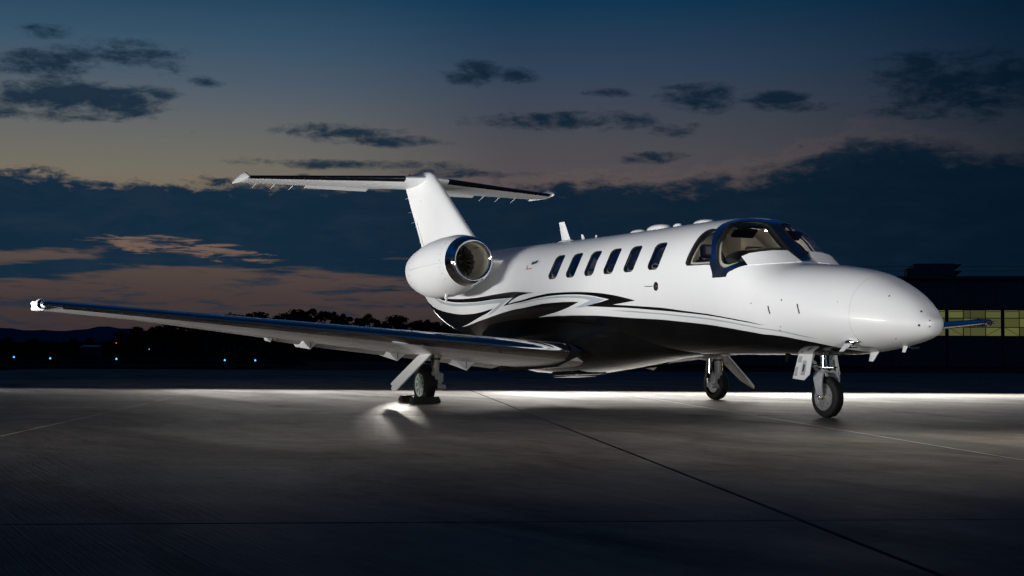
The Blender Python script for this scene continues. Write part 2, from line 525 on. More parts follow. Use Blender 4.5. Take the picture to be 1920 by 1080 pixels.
M['asphalt'] = vary(mat('old_asphalt', rough=1.0, spec=0.04), 0.15, (0.05, 0.034, 0.022), (0.075, 0.052, 0.034), None, 0.0)
M['joint'] = mat('joint_sealant', (0.012, 0.012, 0.012), 0.7)
M['field'] = vary(mat('dry_field', rough=1.0, spec=0.0), 0.06, (0.022, 0.021, 0.013), (0.045, 0.038, 0.022))
M['linepaint'] = vary(mat('worn_line_paint', rough=0.6), 3.0, (0.30, 0.29, 0.26), (0.5, 0.48, 0.44))

def sheet(name, poly, z, m, kind='structure'):
    o = obj(name, MB().add([(p[0], p[1], z) for p in poly], [tuple(range(len(poly)))]), m)
    return tag(o, kind=kind)
sheet('ground', [(-12000, -12000), (12000, -12000), (12000, 12000), (-12000, 12000)], -0.06, M['field'])
# far ramp, asphalt, its near-left edge cut along the grass
A1 = Vector((-17.153, -5.83))
A2 = Vector((-48.865, 11.721))
ed = (A2 - A1).normalized()
sheet('ramp', [tuple(A1 - ed * 40), tuple(A2 + ed * 4), tuple(at(560, 120).xy), tuple(at(2600, 120).xy), (60, 60), (60, -60), (10, -60)], -0.03, M['asphalt'])
sheet('taxiway', [tuple(at(-900, 62).xy), tuple(at(640, 74).xy), tuple(at(640, 80).xy), tuple(at(-900, 67).xy)], -0.028, M['asphalt'])
# concrete apron: real slabs on a dark bed, 18 mm joints
SE = Vector((math.cos(math.radians(-21)), math.sin(math.radians(-21)), 0))
SN = Vector((-SE.y, SE.x, 0))
apron = sheet('apron', [tuple((SE * a + SN * b).xy) for a, b in ((-36, -16), (26, -16), (26, 32), (-36, 32))], -0.016, M['joint'])
LE_, LN_, JW = 5.06, 4.70, 0.022
slab = bpy.data.meshes.new('concrete_slab')
hx, hy, bv = (LE_ - 0.008) / 2, (LN_ - JW) / 2, 0.003
mb = MB()
rings = []
for a, z in ((0.0, -0.014), (0.0, -bv), (bv, 0.0)):
    rings.append([(sx * (hx - a), sy * (hy - a), z) for sx, sy in ((-1, -1), (1, -1), (1, 1), (-1, 1))])
mb.loft(rings, True, False)
mb.f.append((8, 9, 10, 11))
slab.from_pydata(mb.v, [], mb.f)
slab.materials.append(M['concrete'])
for i in range(-9, 4):
    for j in range(-3, 7):
        c = SE * (9.89 + LE_ * (i + 0.5)) + SN * (-1.17 + LN_ * (j + 0.5))
        o = link('concrete_slab', slab, None, apron)
        o.location = (c.x, c.y, random.uniform(-0.0012, 0.0012))
        o.rotation_euler = (0, 0, math.radians(-21))
# thin pale guide line under the far main wheel
a, b = SE * (-14) + SN * 1.30, SE * 14 + SN * 1.30
obj_line = sheet('guide_line', [tuple((a + SN * 0.012).xy), tuple((a - SN * 0.012).xy), tuple((b - SN * 0.012).xy), tuple((b + SN * 0.012).xy)], 0.004, M['linepaint'])

# ------------------------------------------------------------------ the jet: X forward, Y port, Z up, origin between the main wheels
jet = tag(empty('business_jet'), 'white twin-engine business jet with black and silver swooshes, parked on the apron', 'jet')
XN = 7.36
ST = [(7.36,1.01,1.01,0.0,1.01,2.1),(7.30,1.09,0.885,0.135,1.01,2.1),(7.15,1.235,0.832,0.235,1.02,2.1),(6.85,1.411,0.775,0.398,1.05,2.1),
(6.45,1.565,0.718,0.529,1.10,2.1),(6.0,1.645,0.686,0.633,1.17,2.15),(5.7,1.678,0.683,0.680,1.22,2.25),(5.45,1.695,0.682,0.712,1.26,2.4),
(5.30,1.735,0.682,0.730,1.29,2.5),(5.1,1.87,0.682,0.752,1.35,2.5),(4.85,2.06,0.682,0.777,1.42,2.45),(4.65,2.222,0.682,0.793,1.47,2.4),
(4.4,2.295,0.682,0.805,1.51,2.3),(4.0,2.312,0.682,0.815,1.53,2.2),(3.4,2.318,0.684,0.82,1.54,2.15),(2.0,2.312,0.688,0.82,1.54,2.15),
(0.0,2.318,0.69,0.82,1.54,2.15),(-1.4,2.335,0.70,0.81,1.54,2.15),(-2.4,2.34,0.79,0.74,1.58,2.15),(-3.5,2.335,0.96,0.60,1.68,2.1),
(-4.5,2.33,1.22,0.43,1.80,2.1),(-5.5,2.30,1.73,0.22,2.03,2.1),(-5.95,2.27,1.98,0.12,2.13,2.1),(-6.25,2.19,2.12,0.03,2.15,2.1)]
_s = [math.sqrt(max(XN - a[0], 0)) for a in ST]
FT, FB, FW, FC, FN = [pchip(_s, [a[k] for a in ST]) for k in (1, 2, 3, 4, 5)]
def S0(x, th):
    s = np.sqrt(np.maximum(XN - np.asarray(x, float), 0))
    zt, zb, w, zc, n = FT(s), FB(s), FW(s), FC(s), FN(s)
    c, sn = np.cos(th), np.sin(th)
    y = -w * np.sign(sn) * np.abs(sn) ** (2 / n)
    z = zc + np.where(c > 0, zt - zc, zc - zb) * np.sign(c) * np.abs(c) ** (2 / n)
    return np.stack(np.broadcast_arrays(x + 0 * y, y, z), -1)
def SNrm(x, th):
    x = np.asarray(x, float)
    th = np.asarray(th, float)
    h = 2e-3
    xa, xb = np.minimum(x + h, XN - 1e-5), x - h
    n = np.cross(S0(xa, th) - S0(xb, th), S0(x, th + h) - S0(x, th - h))
    n = n / (np.linalg.norm(n, axis=-1, keepdims=True) + 1e-12)
    return -n
def SP(x, th, off=0.0):
    return S0(x, th) + SNrm(x, th) * off

def roundrect(cx, cy, hx, hy, r, n=6):
    pts = []
    for (sx, sy, a0) in ((1, -1, -PI / 2), (1, 1, 0), (-1, 1, PI / 2), (-1, -1, PI)):
        for k in range(n + 1):
            a = a0 + PI / 2 * k / n
            pts.append((cx + sx * (hx - r) + math.cos(a) * r, cy + (sy * (hy - r / .85) + math.sin(a) * r / .85)))
    return pts
def dense(poly, closed=True, step=0.045, corner=38):
    """smooth a traced outline between its sharp tips, then resample"""
    n = len(poly)
    P = [np.array(p, float) for p in poly]
    W_ = np.array([1.0, 0.85])
    sharp = []
    for i in range(n):
        a, b = (P[i] - P[i - 1]) * W_, (P[(i + 1) % n] - P[i]) * W_
        ang = math.degrees(math.acos(max(-1, min(1, a @ b / (np.linalg.norm(a) * np.linalg.norm(b) + 1e-12)))))
        sharp.append(ang > corner or (not closed and i in (0, n - 1)))
    out = []
    for i in range(n if closed else n - 1):
        p1, p2 = P[i], P[(i + 1) % n]
        p0 = P[i - 1] if not sharp[i] else 2 * p1 - p2
        p3 = P[(i + 2) % n] if not sharp[(i + 1) % n] else 2 * p2 - p1
        if sharp[i]:
            p0 = p1 - (p2 - p1)
        L = np.linalg.norm((p2 - p1) * W_)
        k = max(1, int(math.ceil(L / step)))
        d1 = np.linalg.norm(p1 - p0) + 1e-9
        d2 = np.linalg.norm(p2 - p1) + 1e-9
        d3 = np.linalg.norm(p3 - p2) + 1e-9
        m1 = ((p2 - p1) / d2 * d1 + (p1 - p0) / d1 * d2) / (d1 + d2) * d2
        m2 = ((p3 - p2) / d3 * d2 + (p2 - p1) / d2 * d3) / (d2 + d3) * d2
        for q in range(k):
            t = q / k
            out.append(tuple((2*t**3-3*t**2+1)*p1 + (t**3-2*t**2+t)*m1 + (-2*t**3+3*t**2)*p2 + (t**3-t**2)*m2))
    if not closed:
        out.append(tuple(P[-1]))
    return out

WINX = [0.712 + 0.5075 * k for k in range(5)] + [3.32]
winpoly = [roundrect(x, 1.133, 0.129, 0.243, 0.075) for x in WINX]
side_frame = [(4.058,1.357),(4.026,1.315),(4.031,1.254),(4.054,1.11),(4.066,.933),(4.072,.79),(4.098,.70),(4.152,.663),(4.31,.675),(4.40,.85),(4.47,1.033),(4.53,1.192),(4.545,1.288),(4.53,1.35),(4.441,1.356),(4.191,1.36)]
side_glass = [(4.102,1.338),(4.084,1.312),(4.089,1.27),(4.112,1.129),(4.13,.955),(4.14,.822),(4.165,.745),(4.23,.722),(4.318,.734),(4.40,.876),(4.46,1.034),(4.52,1.192),(4.53,1.289),(4.52,1.335),(4.439,1.34),(4.189,1.344)]
frame_poly = [(4.593,1.51),(4.585,1.455),(4.555,1.397),(4.516,1.336),(4.518,1.265),(4.496,1.167),(4.445,1.034),(4.378,.876),(4.311,.712),(4.285,.60),(4.282,.50),(4.31,.40),(4.40,.28),(4.50,.15),(4.56,.0),(5.315,0.0),(5.315,.185),(5.285,.35),(5.236,.591),(5.137,.872),(5.07,1.01),(5.0,1.13),(4.911,1.273),(4.847,1.36),(4.837,1.384),(4.823,1.433),(4.717,1.48)]
shield = [(5.225,.06),(5.038,.055),(4.884,.05),(4.774,.05),(4.70,.065),(4.655,.12),(4.615,.23),(4.55,.35),(4.47,.45),(4.437,.53),(4.475,.676),(4.511,.827),(4.532,.974),(4.562,1.086),(4.608,1.209),(4.636,1.29),(4.669,1.341),(4.715,1.352),(4.762,1.335),(4.885,1.2),(4.965,1.067),(5.03,.909),(5.09,.7),(5.15,.534),(5.195,.348),(5.225,.15)]
black_upper = [(-3.833,1.739),(-3.487,1.692),(-3.248,1.68),(-2.792,1.642),(-2.278,1.611),(-1.776,1.585),(-1.316,1.565),(-.9,1.547),(-.632,1.537),(-.37,1.539),(-.115,1.554),(.194,1.572),(-.04,1.579),(-.241,1.597),(-.423,1.632),(-.586,1.682),(-.651,1.708),(-.377,1.682),(-.165,1.663),(.088,1.633),(.332,1.613),(.571,1.597),(.919,1.593),(1.256,1.597),(1.582,1.608),(1.899,1.627),(2.204,1.656),(2.499,1.695),(2.743,1.739),(2.916,1.774),(2.672,1.794),(2.352,1.816),(2.659,1.836),(3.064,1.865),(3.365,1.887),(3.653,1.912),(3.929,1.939),(4.199,1.957),(4.462,1.963),(4.716,1.956),(4.953,1.944),(5.251,1.934),(5.44,1.956),(5.248,1.95),(4.944,1.966),(4.708,1.978),(4.452,1.988),(4.188,1.983),(3.916,1.97),(3.636,1.952),(3.347,1.93),(3.049,1.904),(2.646,1.873),(2.26,1.852),(1.858,1.83),(1.639,1.82),(1.87,1.789),(2.084,1.763),(2.273,1.734),(2.096,1.706),(1.894,1.676),(1.58,1.646),(1.254,1.631),(.917,1.628),(.568,1.636),(.207,1.659),(-.169,1.693),(-.513,1.716),(-.825,1.742),(-.487,1.618),(-.765,1.621),(-1.177,1.626),(-1.616,1.645),(-2.137,1.671),(-2.718,1.7),(-3.167,1.729),(-3.601,1.742)]
silver_aft = [(-4.201,1.755),(-3.714,1.775),(-3.177,1.761),(-2.52,1.714),(-1.782,1.664),(-1.178,1.635),(-.765,1.629),(-.573,1.624),(-.731,1.678),(-.922,1.75),(-1.14,1.827),(-1.41,1.893),(-1.199,1.797),(-1.027,1.734),(-.895,1.689),(-1.185,1.69),(-1.792,1.714),(-2.535,1.764),(-3.2,1.815),(-3.786,1.824)]
silver_mid = [(-.516,1.731),(-.169,1.701),(.206,1.668),(.567,1.65),(.916,1.642),(1.252,1.648),(1.578,1.663),(1.892,1.69),(2.162,1.733),(1.979,1.771),(1.758,1.812),(1.647,1.827),(1.333,1.83),(1.483,1.803),(1.644,1.766),(1.789,1.735),(1.636,1.707),(1.466,1.69),(1.249,1.676),(.913,1.668),(.565,1.671),(.203,1.686),(-.173,1.717)]
silver_fwd = [(2.26,1.901),(2.723,1.921),(3.329,1.97),(3.897,2.011),(4.431,2.030),(4.931,2.016),(5.373,2.022),(5.671,2.085),(5.913,2.17),(6.117,2.261),(5.899,2.2),(5.662,2.111),(5.364,2.045),(4.922,2.04),(4.419,2.055),(3.885,2.032),(3.32,1.988),(2.715,1.94)]
belly_edge = [(-4.3,2.09),(-3.344,2.006),(-2.844,1.959),(-2.421,1.92),(-2.034,1.882),(-1.671,1.835),(-1.413,1.802),(-1.163,1.771),(-1.369,1.836),(-1.715,1.919),(-2.152,2.047),(-2.507,2.159),(-2.938,2.3),(-2.446,2.17),(-1.77,2.0),(-1.263,1.911),(-.821,1.849),(-.408,1.805),(-.195,1.793),(.062,1.772),(.433,1.743),(.786,1.735),(1.127,1.735),(1.477,1.746),(1.314,1.786),(1.122,1.83),(.854,1.88),(.481,1.93),(.226,1.962),(.467,1.958),(.819,1.953),(1.157,1.955),(1.587,1.966),(1.998,1.983),(2.668,2.032),(3.276,2.071),(3.841,2.115),(4.371,2.145),(4.875,2.148),(5.325,2.16),(5.621,2.214),(5.844,2.301),(6.058,2.399),(6.226,2.558),(6.301,2.657),(6.40,2.9),(6.42,PI)]

def inside(poly, X, Y):
    px = np.array([p[0] for p in poly])
    py = np.array([p[1] for p in poly])
    r_ = np.zeros(len(X), bool)
    j = len(px) - 1
    for i in range(len(px)):
        c = ((py[i] > Y) != (py[j] > Y))
        with np.errstate(divide='ignore', invalid='ignore'):
            xi = (px[j] - px[i]) * (Y - py[i]) / (py[j] - py[i]) + px[i]
        r_ ^= c & (X < xi)
        j = i
    return r_

belly_line = dense(belly_edge, closed=False)
belly = belly_line + [(-6.25, PI), (-6.25, 2.35)]
REG = {
    'frame': dense(frame_poly), 'shield': dense(shield), 'side_frame': dense(side_frame), 'side_glass': dense(side_glass),
    'black_upper': dense(black_upper), 'silver_aft': dense(silver_aft), 'silver_mid': dense(silver_mid), 'silver_fwd': dense(silver_fwd), 'belly': belly}
for k, w in enumerate(winpoly):
    REG['win%d' % k] = w
# constrained triangulation of the starboard half in (sqrt(nose distance), angle)
SMAX = math.sqrt(XN + 6.25)
gs = [0.0006]
while gs[-1] < SMAX:
    s = gs[-1]
    dxs = 0.075 if s > 0.9 else 0.05
    gs.append(s + min(0.035, dxs / max(2 * s, 0.3)))
gs[-1] = SMAX
gth = np.linspace(0, PI, 61)
verts, edges = [], []
KS = 2.0
for s in gs:
    for t in gth:
        verts.append(Vector((s * KS, t)))
ng, nt_ = len(gs), len(gth)
for i in range(ng - 1):
    edges += [(i * nt_, (i + 1) * nt_), (i * nt_ + nt_ - 1, (i + 1) * nt_ + nt_ - 1)]
for i in range(nt_ - 1):
    edges += [(i, i + 1), ((ng - 1) * nt_ + i, (ng - 1) * nt_ + i + 1)]
for name, poly in REG.items():
    o = len(verts)
    for (x, t) in poly:
        verts.append(Vector((math.sqrt(max(XN - x, 1e-6)) * KS, min(max(t, 0), PI))))
    n = len(poly)
    edges += [(o + k, o + (k + 1) % n) for k in range(n)]
cv_, ce_, cf_, _, _, _ = delaunay_2d_cdt(verts, edges, [], 0, 1e-5)
CV = np.array([(v[0] / KS, v[1]) for v in cv_])
CX, CT = XN - CV[:, 0] ** 2, np.clip(CV[:, 1], 0, PI)
tri = np.array([f for f in cf_ if len(f) == 3])
ctr = CV[tri].mean(1)
tx, tt = XN - ctr[:, 0] ** 2, ctr[:, 1]
cls = np.zeros(len(tri), int)                  # 0 white 1 black 2 silver
cls[inside(REG['belly'], tx, tt)] = 1
for k in ('silver_aft', 'silver_mid', 'silver_fwd'):
    cls[inside(REG[k], tx, tt)] = 2
cls[inside(REG['black_upper'], tx, tt)] = 1
cls[inside(REG['side_frame'], tx, tt)] = 4
cls[inside(REG['side_glass'], tx, tt)] = 6
cls[inside(REG['frame'], tx, tt)] = 3
cls[inside(REG['shield'], tx, tt)] = 5
for k in range(6):
    cls[inside(REG['win%d' % k], tx, tt)] = 10 + k
BASE = SP(CX, CT)
NRM = SNrm(CX, CT)
BASE[:, 1] = np.where((CT < 1e-4) | (CT > PI - 1e-4), 0.0, BASE[:, 1])
NRM[:, 1] = np.where((CT < 1e-4) | (CT > PI - 1e-4), 0.0, NRM[:, 1])
NRM /= np.linalg.norm(NRM, axis=1, keepdims=True) + 1e-12

def patch(name, sel, off, mats, parent, slot=None, halves=(1, -1), joined=False, flip=False):
    """mesh from the chosen triangles on the starboard (1) and/or port (-1) side"""
    V, Fc, NR, SL = [], [], [], []
    T_ = tri[sel]
    used = np.unique(T_)
    idx = {u_: k for k, u_ in enumerate(used)}
    for h in halves:
        o = len(V)
        for u_ in used:
            p = BASE[u_] + NRM[u_] * off
            nn = NRM[u_]
            V.append((p[0], p[1] * h, p[2]))
            NR.append((nn[0], nn[1] * h, nn[2]))
        for q, c_ in zip(T_, cls[sel]):
            a, b, c = (idx[i] + o for i in q)
            pa, pb, pc = (np.array(V[i]) for i in (a, b, c))
            if (np.cross(pb - pa, pc - pa) @ np.array(NR[a])) < 0:
                b, c = c, b
            Fc.append((a, b, c))
            SL.append(slot(c_) if slot else 0)
    me = bpy.data.meshes.new(name)
    me.from_pydata(V, [], Fc)
    for m_ in mats:
        me.materials.append(m_)
    me.polygons.foreach_set('material_index', SL)
    me.shade_smooth()
    me.normals_split_custom_set_from_vertices(NR)
    return link(name, me, None, parent)

fus = patch('fuselage', cls <= 2, 0.0, [M['white'], M['black'], M['silver']], jet, slot=lambda c: int(c))
lin = patch('cabin_lining', (cls <= 4) & (tx > -1.2) & (tx < 5.2) & (tt < 2.3), -0.05, [M['cream']], jet)
patch('windshield_frame', cls == 3, 0.004, [M['frame']], jet)
for h in (1, -1):
    patch('windshield', cls == 5, -0.008, [M['glass']], jet, halves=(h,))
    patch('side_window_seal', cls == 4, 0.001, [M['seal']], jet, halves=(h,))
    patch('side_window', cls == 6, -0.012, [M['glass']], jet, halves=(h,))

def rimwall(poly, o1, o2, h):
    V = []
    n = len(poly)
    for (x, t) in poly:
        for o_ in (o1, o2):
            p = SP(x, t, o_)
            V.append((float(p[0]), float(p[1]) * h, float(p[2])))
    return MB().add(V, [(2 * k, 2 * k + 1, (2 * k + 3) % (2 * n), (2 * k + 2) % (2 * n)) for k in range(n)])
def ringpatch(poly, inner, off, h):
    n = len(poly)
    V = []
    for L in (poly, inner):
        for (x, t) in L:
            p = SP(x, t, off)
            V.append((float(p[0]), float(p[1]) * h, float(p[2])))
    return MB().add(V, [(k, (k + 1) % n, n + (k + 1) % n, n + k) for k in range(n)])
def shrink(poly, k):
    cx = sum(p[0] for p in poly) / len(poly)
    cy = sum(p[1] for p in poly) / len(poly)
    return [(cx + (x - cx) * k, cy + (y - cy) * k) for x, y in poly]
for h in (1, -1):
    sd_ = dense(shield)
    obj('windshield_seal', ringpatch(sd_, shrink(sd_, .975), .0015, h), M['seal'], jet)
    obj('windshield_inner_frame', ringpatch(shrink(sd_, .975), shrink(sd_, .87), -.03, h), M['cream'], jet)
    sg_ = dense(side_glass)
    obj('side_window_inner_frame', ringpatch(shrink(sg_, .97), shrink(sg_, .86), -.03, h), M['cream'], jet)
for k in range(6):
    for h in (1, -1):
        w = patch('cabin_window', cls == 10 + k, -0.014, [M['cabinglass']], jet, halves=(h,))
        rw = rimwall(winpoly[k], 0.0015, -0.05, h)
        obj('window_rim', rw, M['seal'], w, smooth=60)
        obj('window_gasket', ringpatch(winpoly[k], shrink(winpoly[k], 0.93), -0.010, h), M['seal'], w)
        obj('inner_bezel', ringpatch(shrink(winpoly[k], 1.0), shrink(winpoly[k], 0.80), -0.045, h), M['cream'], w)

# seams: radome ring, cowling breaks
def seam(name, pts, w, m, parent, off=0.0012, h=1):
    V = []
    P_ = [SP(x, t, off) for x, t in pts]
    n = len(P_)
    for i in range(n):
        d = P_[min(i + 1, n - 1)] - P_[max(i - 1, 0)]
        nn = SNrm(pts[i][0], pts[i][1])
        sd = np.cross(d, nn)
        sd = sd / (np.linalg.norm(sd) + 1e-9) * w / 2
        for q in (P_[i] + sd, P_[i] - sd):
            V.append((q[0], q[1] * h, q[2]))
    return obj(name, MB().add(V, [(2 * k, 2 * k + 1, 2 * k + 3, 2 * k + 2) for k in range(n - 1)]), m, parent)
M['seam'] = mat('panel_seam', (0.58, 0.59, 0.60), 0.5)
M['screw'] = mat('dark_fastener', (0.05, 0.05, 0.05), 0.4, 0.6)
seam('radome_seam', [(6.60, -PI * 0.98 + PI * 1.96 * k / 60) for k in range(61)], 0.005, M['seam'], fus)
seam('baggage_door_seam', [(5.30, 0.75), (5.32, 1.1), (5.33, 1.5), (5.33, 1.75)], 0.004, M['seam'], fus)
seam('nose_door_seam', [(6.32, 0.55), (5.9, 0.56), (5.45, 0.58)], 0.004, M['seam'], fus)

# windshield bleed-air fairings
vane = [(4.952,.936),(4.999,.783),(5.062,.594),(5.105,.365),(5.128,.135),(5.215,.10),(5.345,.10),(5.345,.304),(5.275,.553),(5.175,.83),(5.08,.993)]
for h in (1, -1):
    V = []
    n = len(vane)
    offs = [0.012, .018, .022, .022, .02, .016, .008, .008, .008, .008, .008]
    for off_f in (0, 1):
        for (x, t), of in zip(vane, offs):
            p = SP(x, t, of if off_f else -0.01)
            V.append((float(p[0]), float(p[1]) * h, float(p[2])))
    F_ = [(k, (k + 1) % n, n + (k + 1) % n, n + k) for k in range(n)]
    # cap strips across the fairing
    up_, lo_ = [0, 1, 2, 3, 4], [10, 9, 8, 7, 6]
    for q in range(4):
        F_.append((n + up_[q], n + up_[q + 1], n + lo_[q + 1], n + lo_[q]))
    F_.append((n + 4, n + 5, n + 6))
    obj('windshield_fairing', MB().add(V, F_), M['white'], jet, smooth=40)

# ---- cockpit and cabin inside
def tri_strip_floor(x0, x1, z, hw, name, m):
    return obj(name, MB().box(((x0 + x1) / 2, 0, z), (x1 - x0, hw * 2, 0.03)), m, jet)
tri_strip_floor(-1.0, 4.9, 0.97, 0.50, 'cabin_floor', M['darkin'])
gsec = []
for x, zc_, hw, hh in ((5.22, 1.62, 0.56, 0.05), (5.12, 1.68, 0.62, 0.09), (4.95, 1.74, 0.67, 0.13), (4.78, 1.77, 0.68, 0.15), (4.66, 1.77, 0.67, 0.15), (4.58, 1.72, 0.64, 0.13)):
    gsec.append([(x, hw * math.cos(a), zc_ + hh * math.sin(a) - (0.10 if math.sin(a) < 0 else 0)) for a in np.linspace(0, 2 * PI, 20, endpoint=False)])
obj('glareshield', MB().loft(gsec), M['darkin'], jet, smooth=40)
obj('instrument_panel', MB().box((4.72, 0, 1.40), (0.06, 1.16, 0.42)), M['darkin'], jet, bevel=0.02)
def seat(x, y, m, face=1):
    b = obj('seat', MB().box((x, y, 1.22), (0.46, 0.46, 0.14)), m, jet, bevel=0.05)
    r_ = Matrix.Rotation(-0.16 * face, 3, 'Y')
    obj('backrest', MB().box((x - 0.24 * face, y, 1.52), (0.12, 0.44, 0.60), r_), m, b, bevel=0.05)
    obj('headrest', MB().box((x - 0.30 * face, y, 1.92), (0.09, 0.26, 0.17), r_), m, b, bevel=0.04)
    obj('pedestal', MB().box((x, y, 1.04), (0.34, 0.3, 0.22)), M['darkin'], b)
seat(4.15, 0.33, M['pilotseat'])
seat(4.15, -0.33, M['pilotseat'])
for s in (-1, 1):
    obj('headset', MB().lathe([(-.05, .0), (-.05, .05), (.05, .05), (.05, .0)], (4.02, .33 * s, 1.80), 'y', 14).tube([(4.02, .33 * s - .07, 1.80), (4.02, .33 * s - .06, 1.9), (4.02, .33 * s + .06, 1.9), (4.02, .33 * s + .07, 1.80)], .012, 8), M['darkin'], jet, smooth=50)
for x in (2.55, 1.35, 0.4):
    for y in (0.42, -0.42):
        seat(x, y, M['leather'], 1 if x < 2 else -1)
bh = obj('bulkhead', MB().prism([(3.45, -0.50, 0.95), (3.45, -0.66, 1.2), (3.45, -0.74, 1.5), (3.45, -0.60, 2.0), (3.45, -0.35, 2.17), (3.45, -0.25, 2.18), (3.45, -0.25, 0.95)], (0.05, 0, 0)), M['cream'], jet)
obj('cabinet', MB().prism([(3.45, 0.50, 0.95), (3.45, 0.66, 1.2), (3.45, 0.74, 1.5), (3.45, 0.60, 2.0), (3.45, 0.35, 2.17), (3.45, 0.2, 2.18), (3.45, 0.2, 0.95)], (0.3, 0, 0)), M['cream'], jet)
obj('overhead_panel', MB().box((4.30, 0, 2.185), (0.34, 0.34, 0.05)), M['darkin'], jet, bevel=0.015)
for s in (-1, 1):
    obj('sun_visor', MB().box((4.56, 0.33 * s, 2.09), (0.03, 0.30, 0.13), Matrix.Rotation(0.9, 3, 'Y')), M['darkin'], jet)
    obj('control_yoke', MB().tube([(4.60, 0.33 * s - 0.14, 1.50), (4.56, 0.33 * s - 0.15, 1.40), (4.60, 0.33 * s, 1.36), (4.56, 0.33 * s + 0.15, 1.40), (4.60, 0.33 * s + 0.14, 1.50)], 0.018, 8), M['darkin'], jet)
M['dome'] = mat('lit_map_lamp', (.9, .85, .75), .3, emit=(1.0, .88, .68), es=14.0)
for yy in (-.09, .09, .0):
    obj('map_lamp', MB().lathe([(-.012, .0), (-.012, .016), (.0, .02)], (4.32 + abs(yy), yy, 2.152), 'z', 10), M['dome'], jet)
for lx, ly, lz, pw in ((4.25, 0.0, 2.10, 2.6), (2.2, 0.0, 2.16, 4.0)):
    l_ = bpy.data.lights.new('cabin_fill_light', 'POINT')  # unseen point light, added to brighten the dark interior
    l_.energy, l_.color, l_.shadow_soft_size = pw, (1.0, .91, .78), .06
    lo = bpy.data.objects.new('cabin_fill_light', l_)
    col.objects.link(lo)
    lo.location = (lx, ly, lz)
obj('standby_compass', MB().lathe([(-.03, .0), (-.03, .03), (.03, .035), (.03, 0)], (4.93, 0.02, 1.86), 'x', 12), M['darkin'], jet)

# ---- roof antennas and lights
def blade(name, base, top, th, m=M['white']):
    """swept blade antenna: base and top chords"""
    (x0, x1, z0), (x2, x3, z1) = base, top
    sec = []
    for xa, xb, z, t_ in ((x0, x1, z0, th), (x2, x3, z1, th * 0.55)):
        c, hl = (xa + xb) / 2, (xb - xa) / 2
        sec.append([(c + hl * math.cos(a), t_ * math.sin(a), z) for a in np.linspace(0, 2 * PI, 12, endpoint=False)])
    return obj(name, MB().loft(sec), m, jet, smooth=40)
blade('blade_antenna', (-.48, -.20, 2.30), (-.60, -.43, 2.63), 0.022)
obj('antenna_foot', MB().loft([[(-.36 + .26 * k_ * math.cos(a), .06 * k_ * math.sin(a), z) for a in np.linspace(0, 2 * PI, 16, endpoint=False)] for k_, z in ((1.15, 2.315), (1.0, 2.335), (.7, 2.35))]), M['white'], jet, smooth=50)
blade('small_fin_antenna', (.12, .22, 2.30), (.08, .14, 2.40), 0.012)
blade('stub_antenna', (.50, .545, 2.30), (.50, .54, 2.362), 0.012)
def dome(name, x0, x1, h, hw, m=M['white']):
    c, hl = (x0 + x1) / 2, (x1 - x0) / 2
    rings = []
    for k_ in range(6):
        a = k_ / 5 * PI / 2
        q = math.cos(a) ** 0.75 if k_ < 5 else 0.02
        rings.append([(c + hl * q * math.cos(b), hw * q * math.sin(b), 2.300 + (h + 0.012) * math.sin(a)) for b in np.linspace(0, 2 * PI, 18, endpoint=False)])
    return obj(name, MB().loft(rings), m, jet, smooth=60)
dome('antenna_dome', 1.50, 1.89, 0.045, 0.10)
dome('antenna_dome', 1.94, 2.48, 0.075, 0.13)
dome('beacon_mount', 2.54, 2.75, 0.055, 0.05)
dome('antenna_dome', 3.05, 3.48, 0.055, 0.12)

# ---- small fittings on the starboard skin
def disc(name, x, t, r_, off, m, parent, h=1, n=20, sx=1.0):
    p = SP(x, t, off)
    nn = Vector(SNrm(x, t))
    a = nn.cross(Vector((0, 0, 1))).normalized()
    b = nn.cross(a)
    P_ = Vector(p)
    top = [P_ + a * math.cos(2 * PI * k / n) * r_ * sx + b * math.sin(2 * PI * k / n) * r_ for k in range(n)]
    bot = [q - nn * (off + 0.004) for q in top]
    mb_ = MB().loft([bot, top])
    return obj(name, mb_ if h == 1 else mb_.mirror(), m, parent, smooth=40)
hd = disc('door_latch', 3.424, 1.605, 0.055, 0.003, M['frame'], jet)
disc('latch_boss', 3.424, 1.605, 0.026, 0.012, M['brass'], hd)
seam('latch_pull', [(3.166, 1.594), (3.30, 1.600), (3.351, 1.601)], 0.008, M['screw'], hd, 0.003)
for (a_, b_) in (((5.518, 1.61), (5.542, 1.734)), ((5.949, 1.494), (5.978, 1.664))):
    seam('static_vent', [a_, ((a_[0] + b_[0]) / 2, (a_[1] + b_[1]) / 2), b_], 0.016, M['screw'], fus, 0.003)
for (x, t, r_) in ((7.245, .62, .011), (7.335, 1.1, .008), (7.27, 1.75, .012), (7.335, 2.0, .008), (6.938, .748, .009), (6.995, 2.445, .007), (5.25, 1.62, .007), (5.72, 1.48, .009), (6.6, 2.3, .006), (5.65, 1.98, .007), (5.62, 2.06, .007), (6.45, 1.3, .004)):
    disc('fastener', x, t, r_, 0.002, M['screw'], fus, n=10)
disc('fuel_marker', 0.186, 2.253, 0.03, 0.003, mat('white_marking', (.7, .7, .7), .5), fus, sx=.6)
disc('fuel_marker_slot', 0.186, 2.253, 0.014, 0.006, M['seal'], fus, sx=.5)
disc('belly_placard', 1.35, 2.62, 0.035, 0.004, M['silver'], fus, sx=1.2)
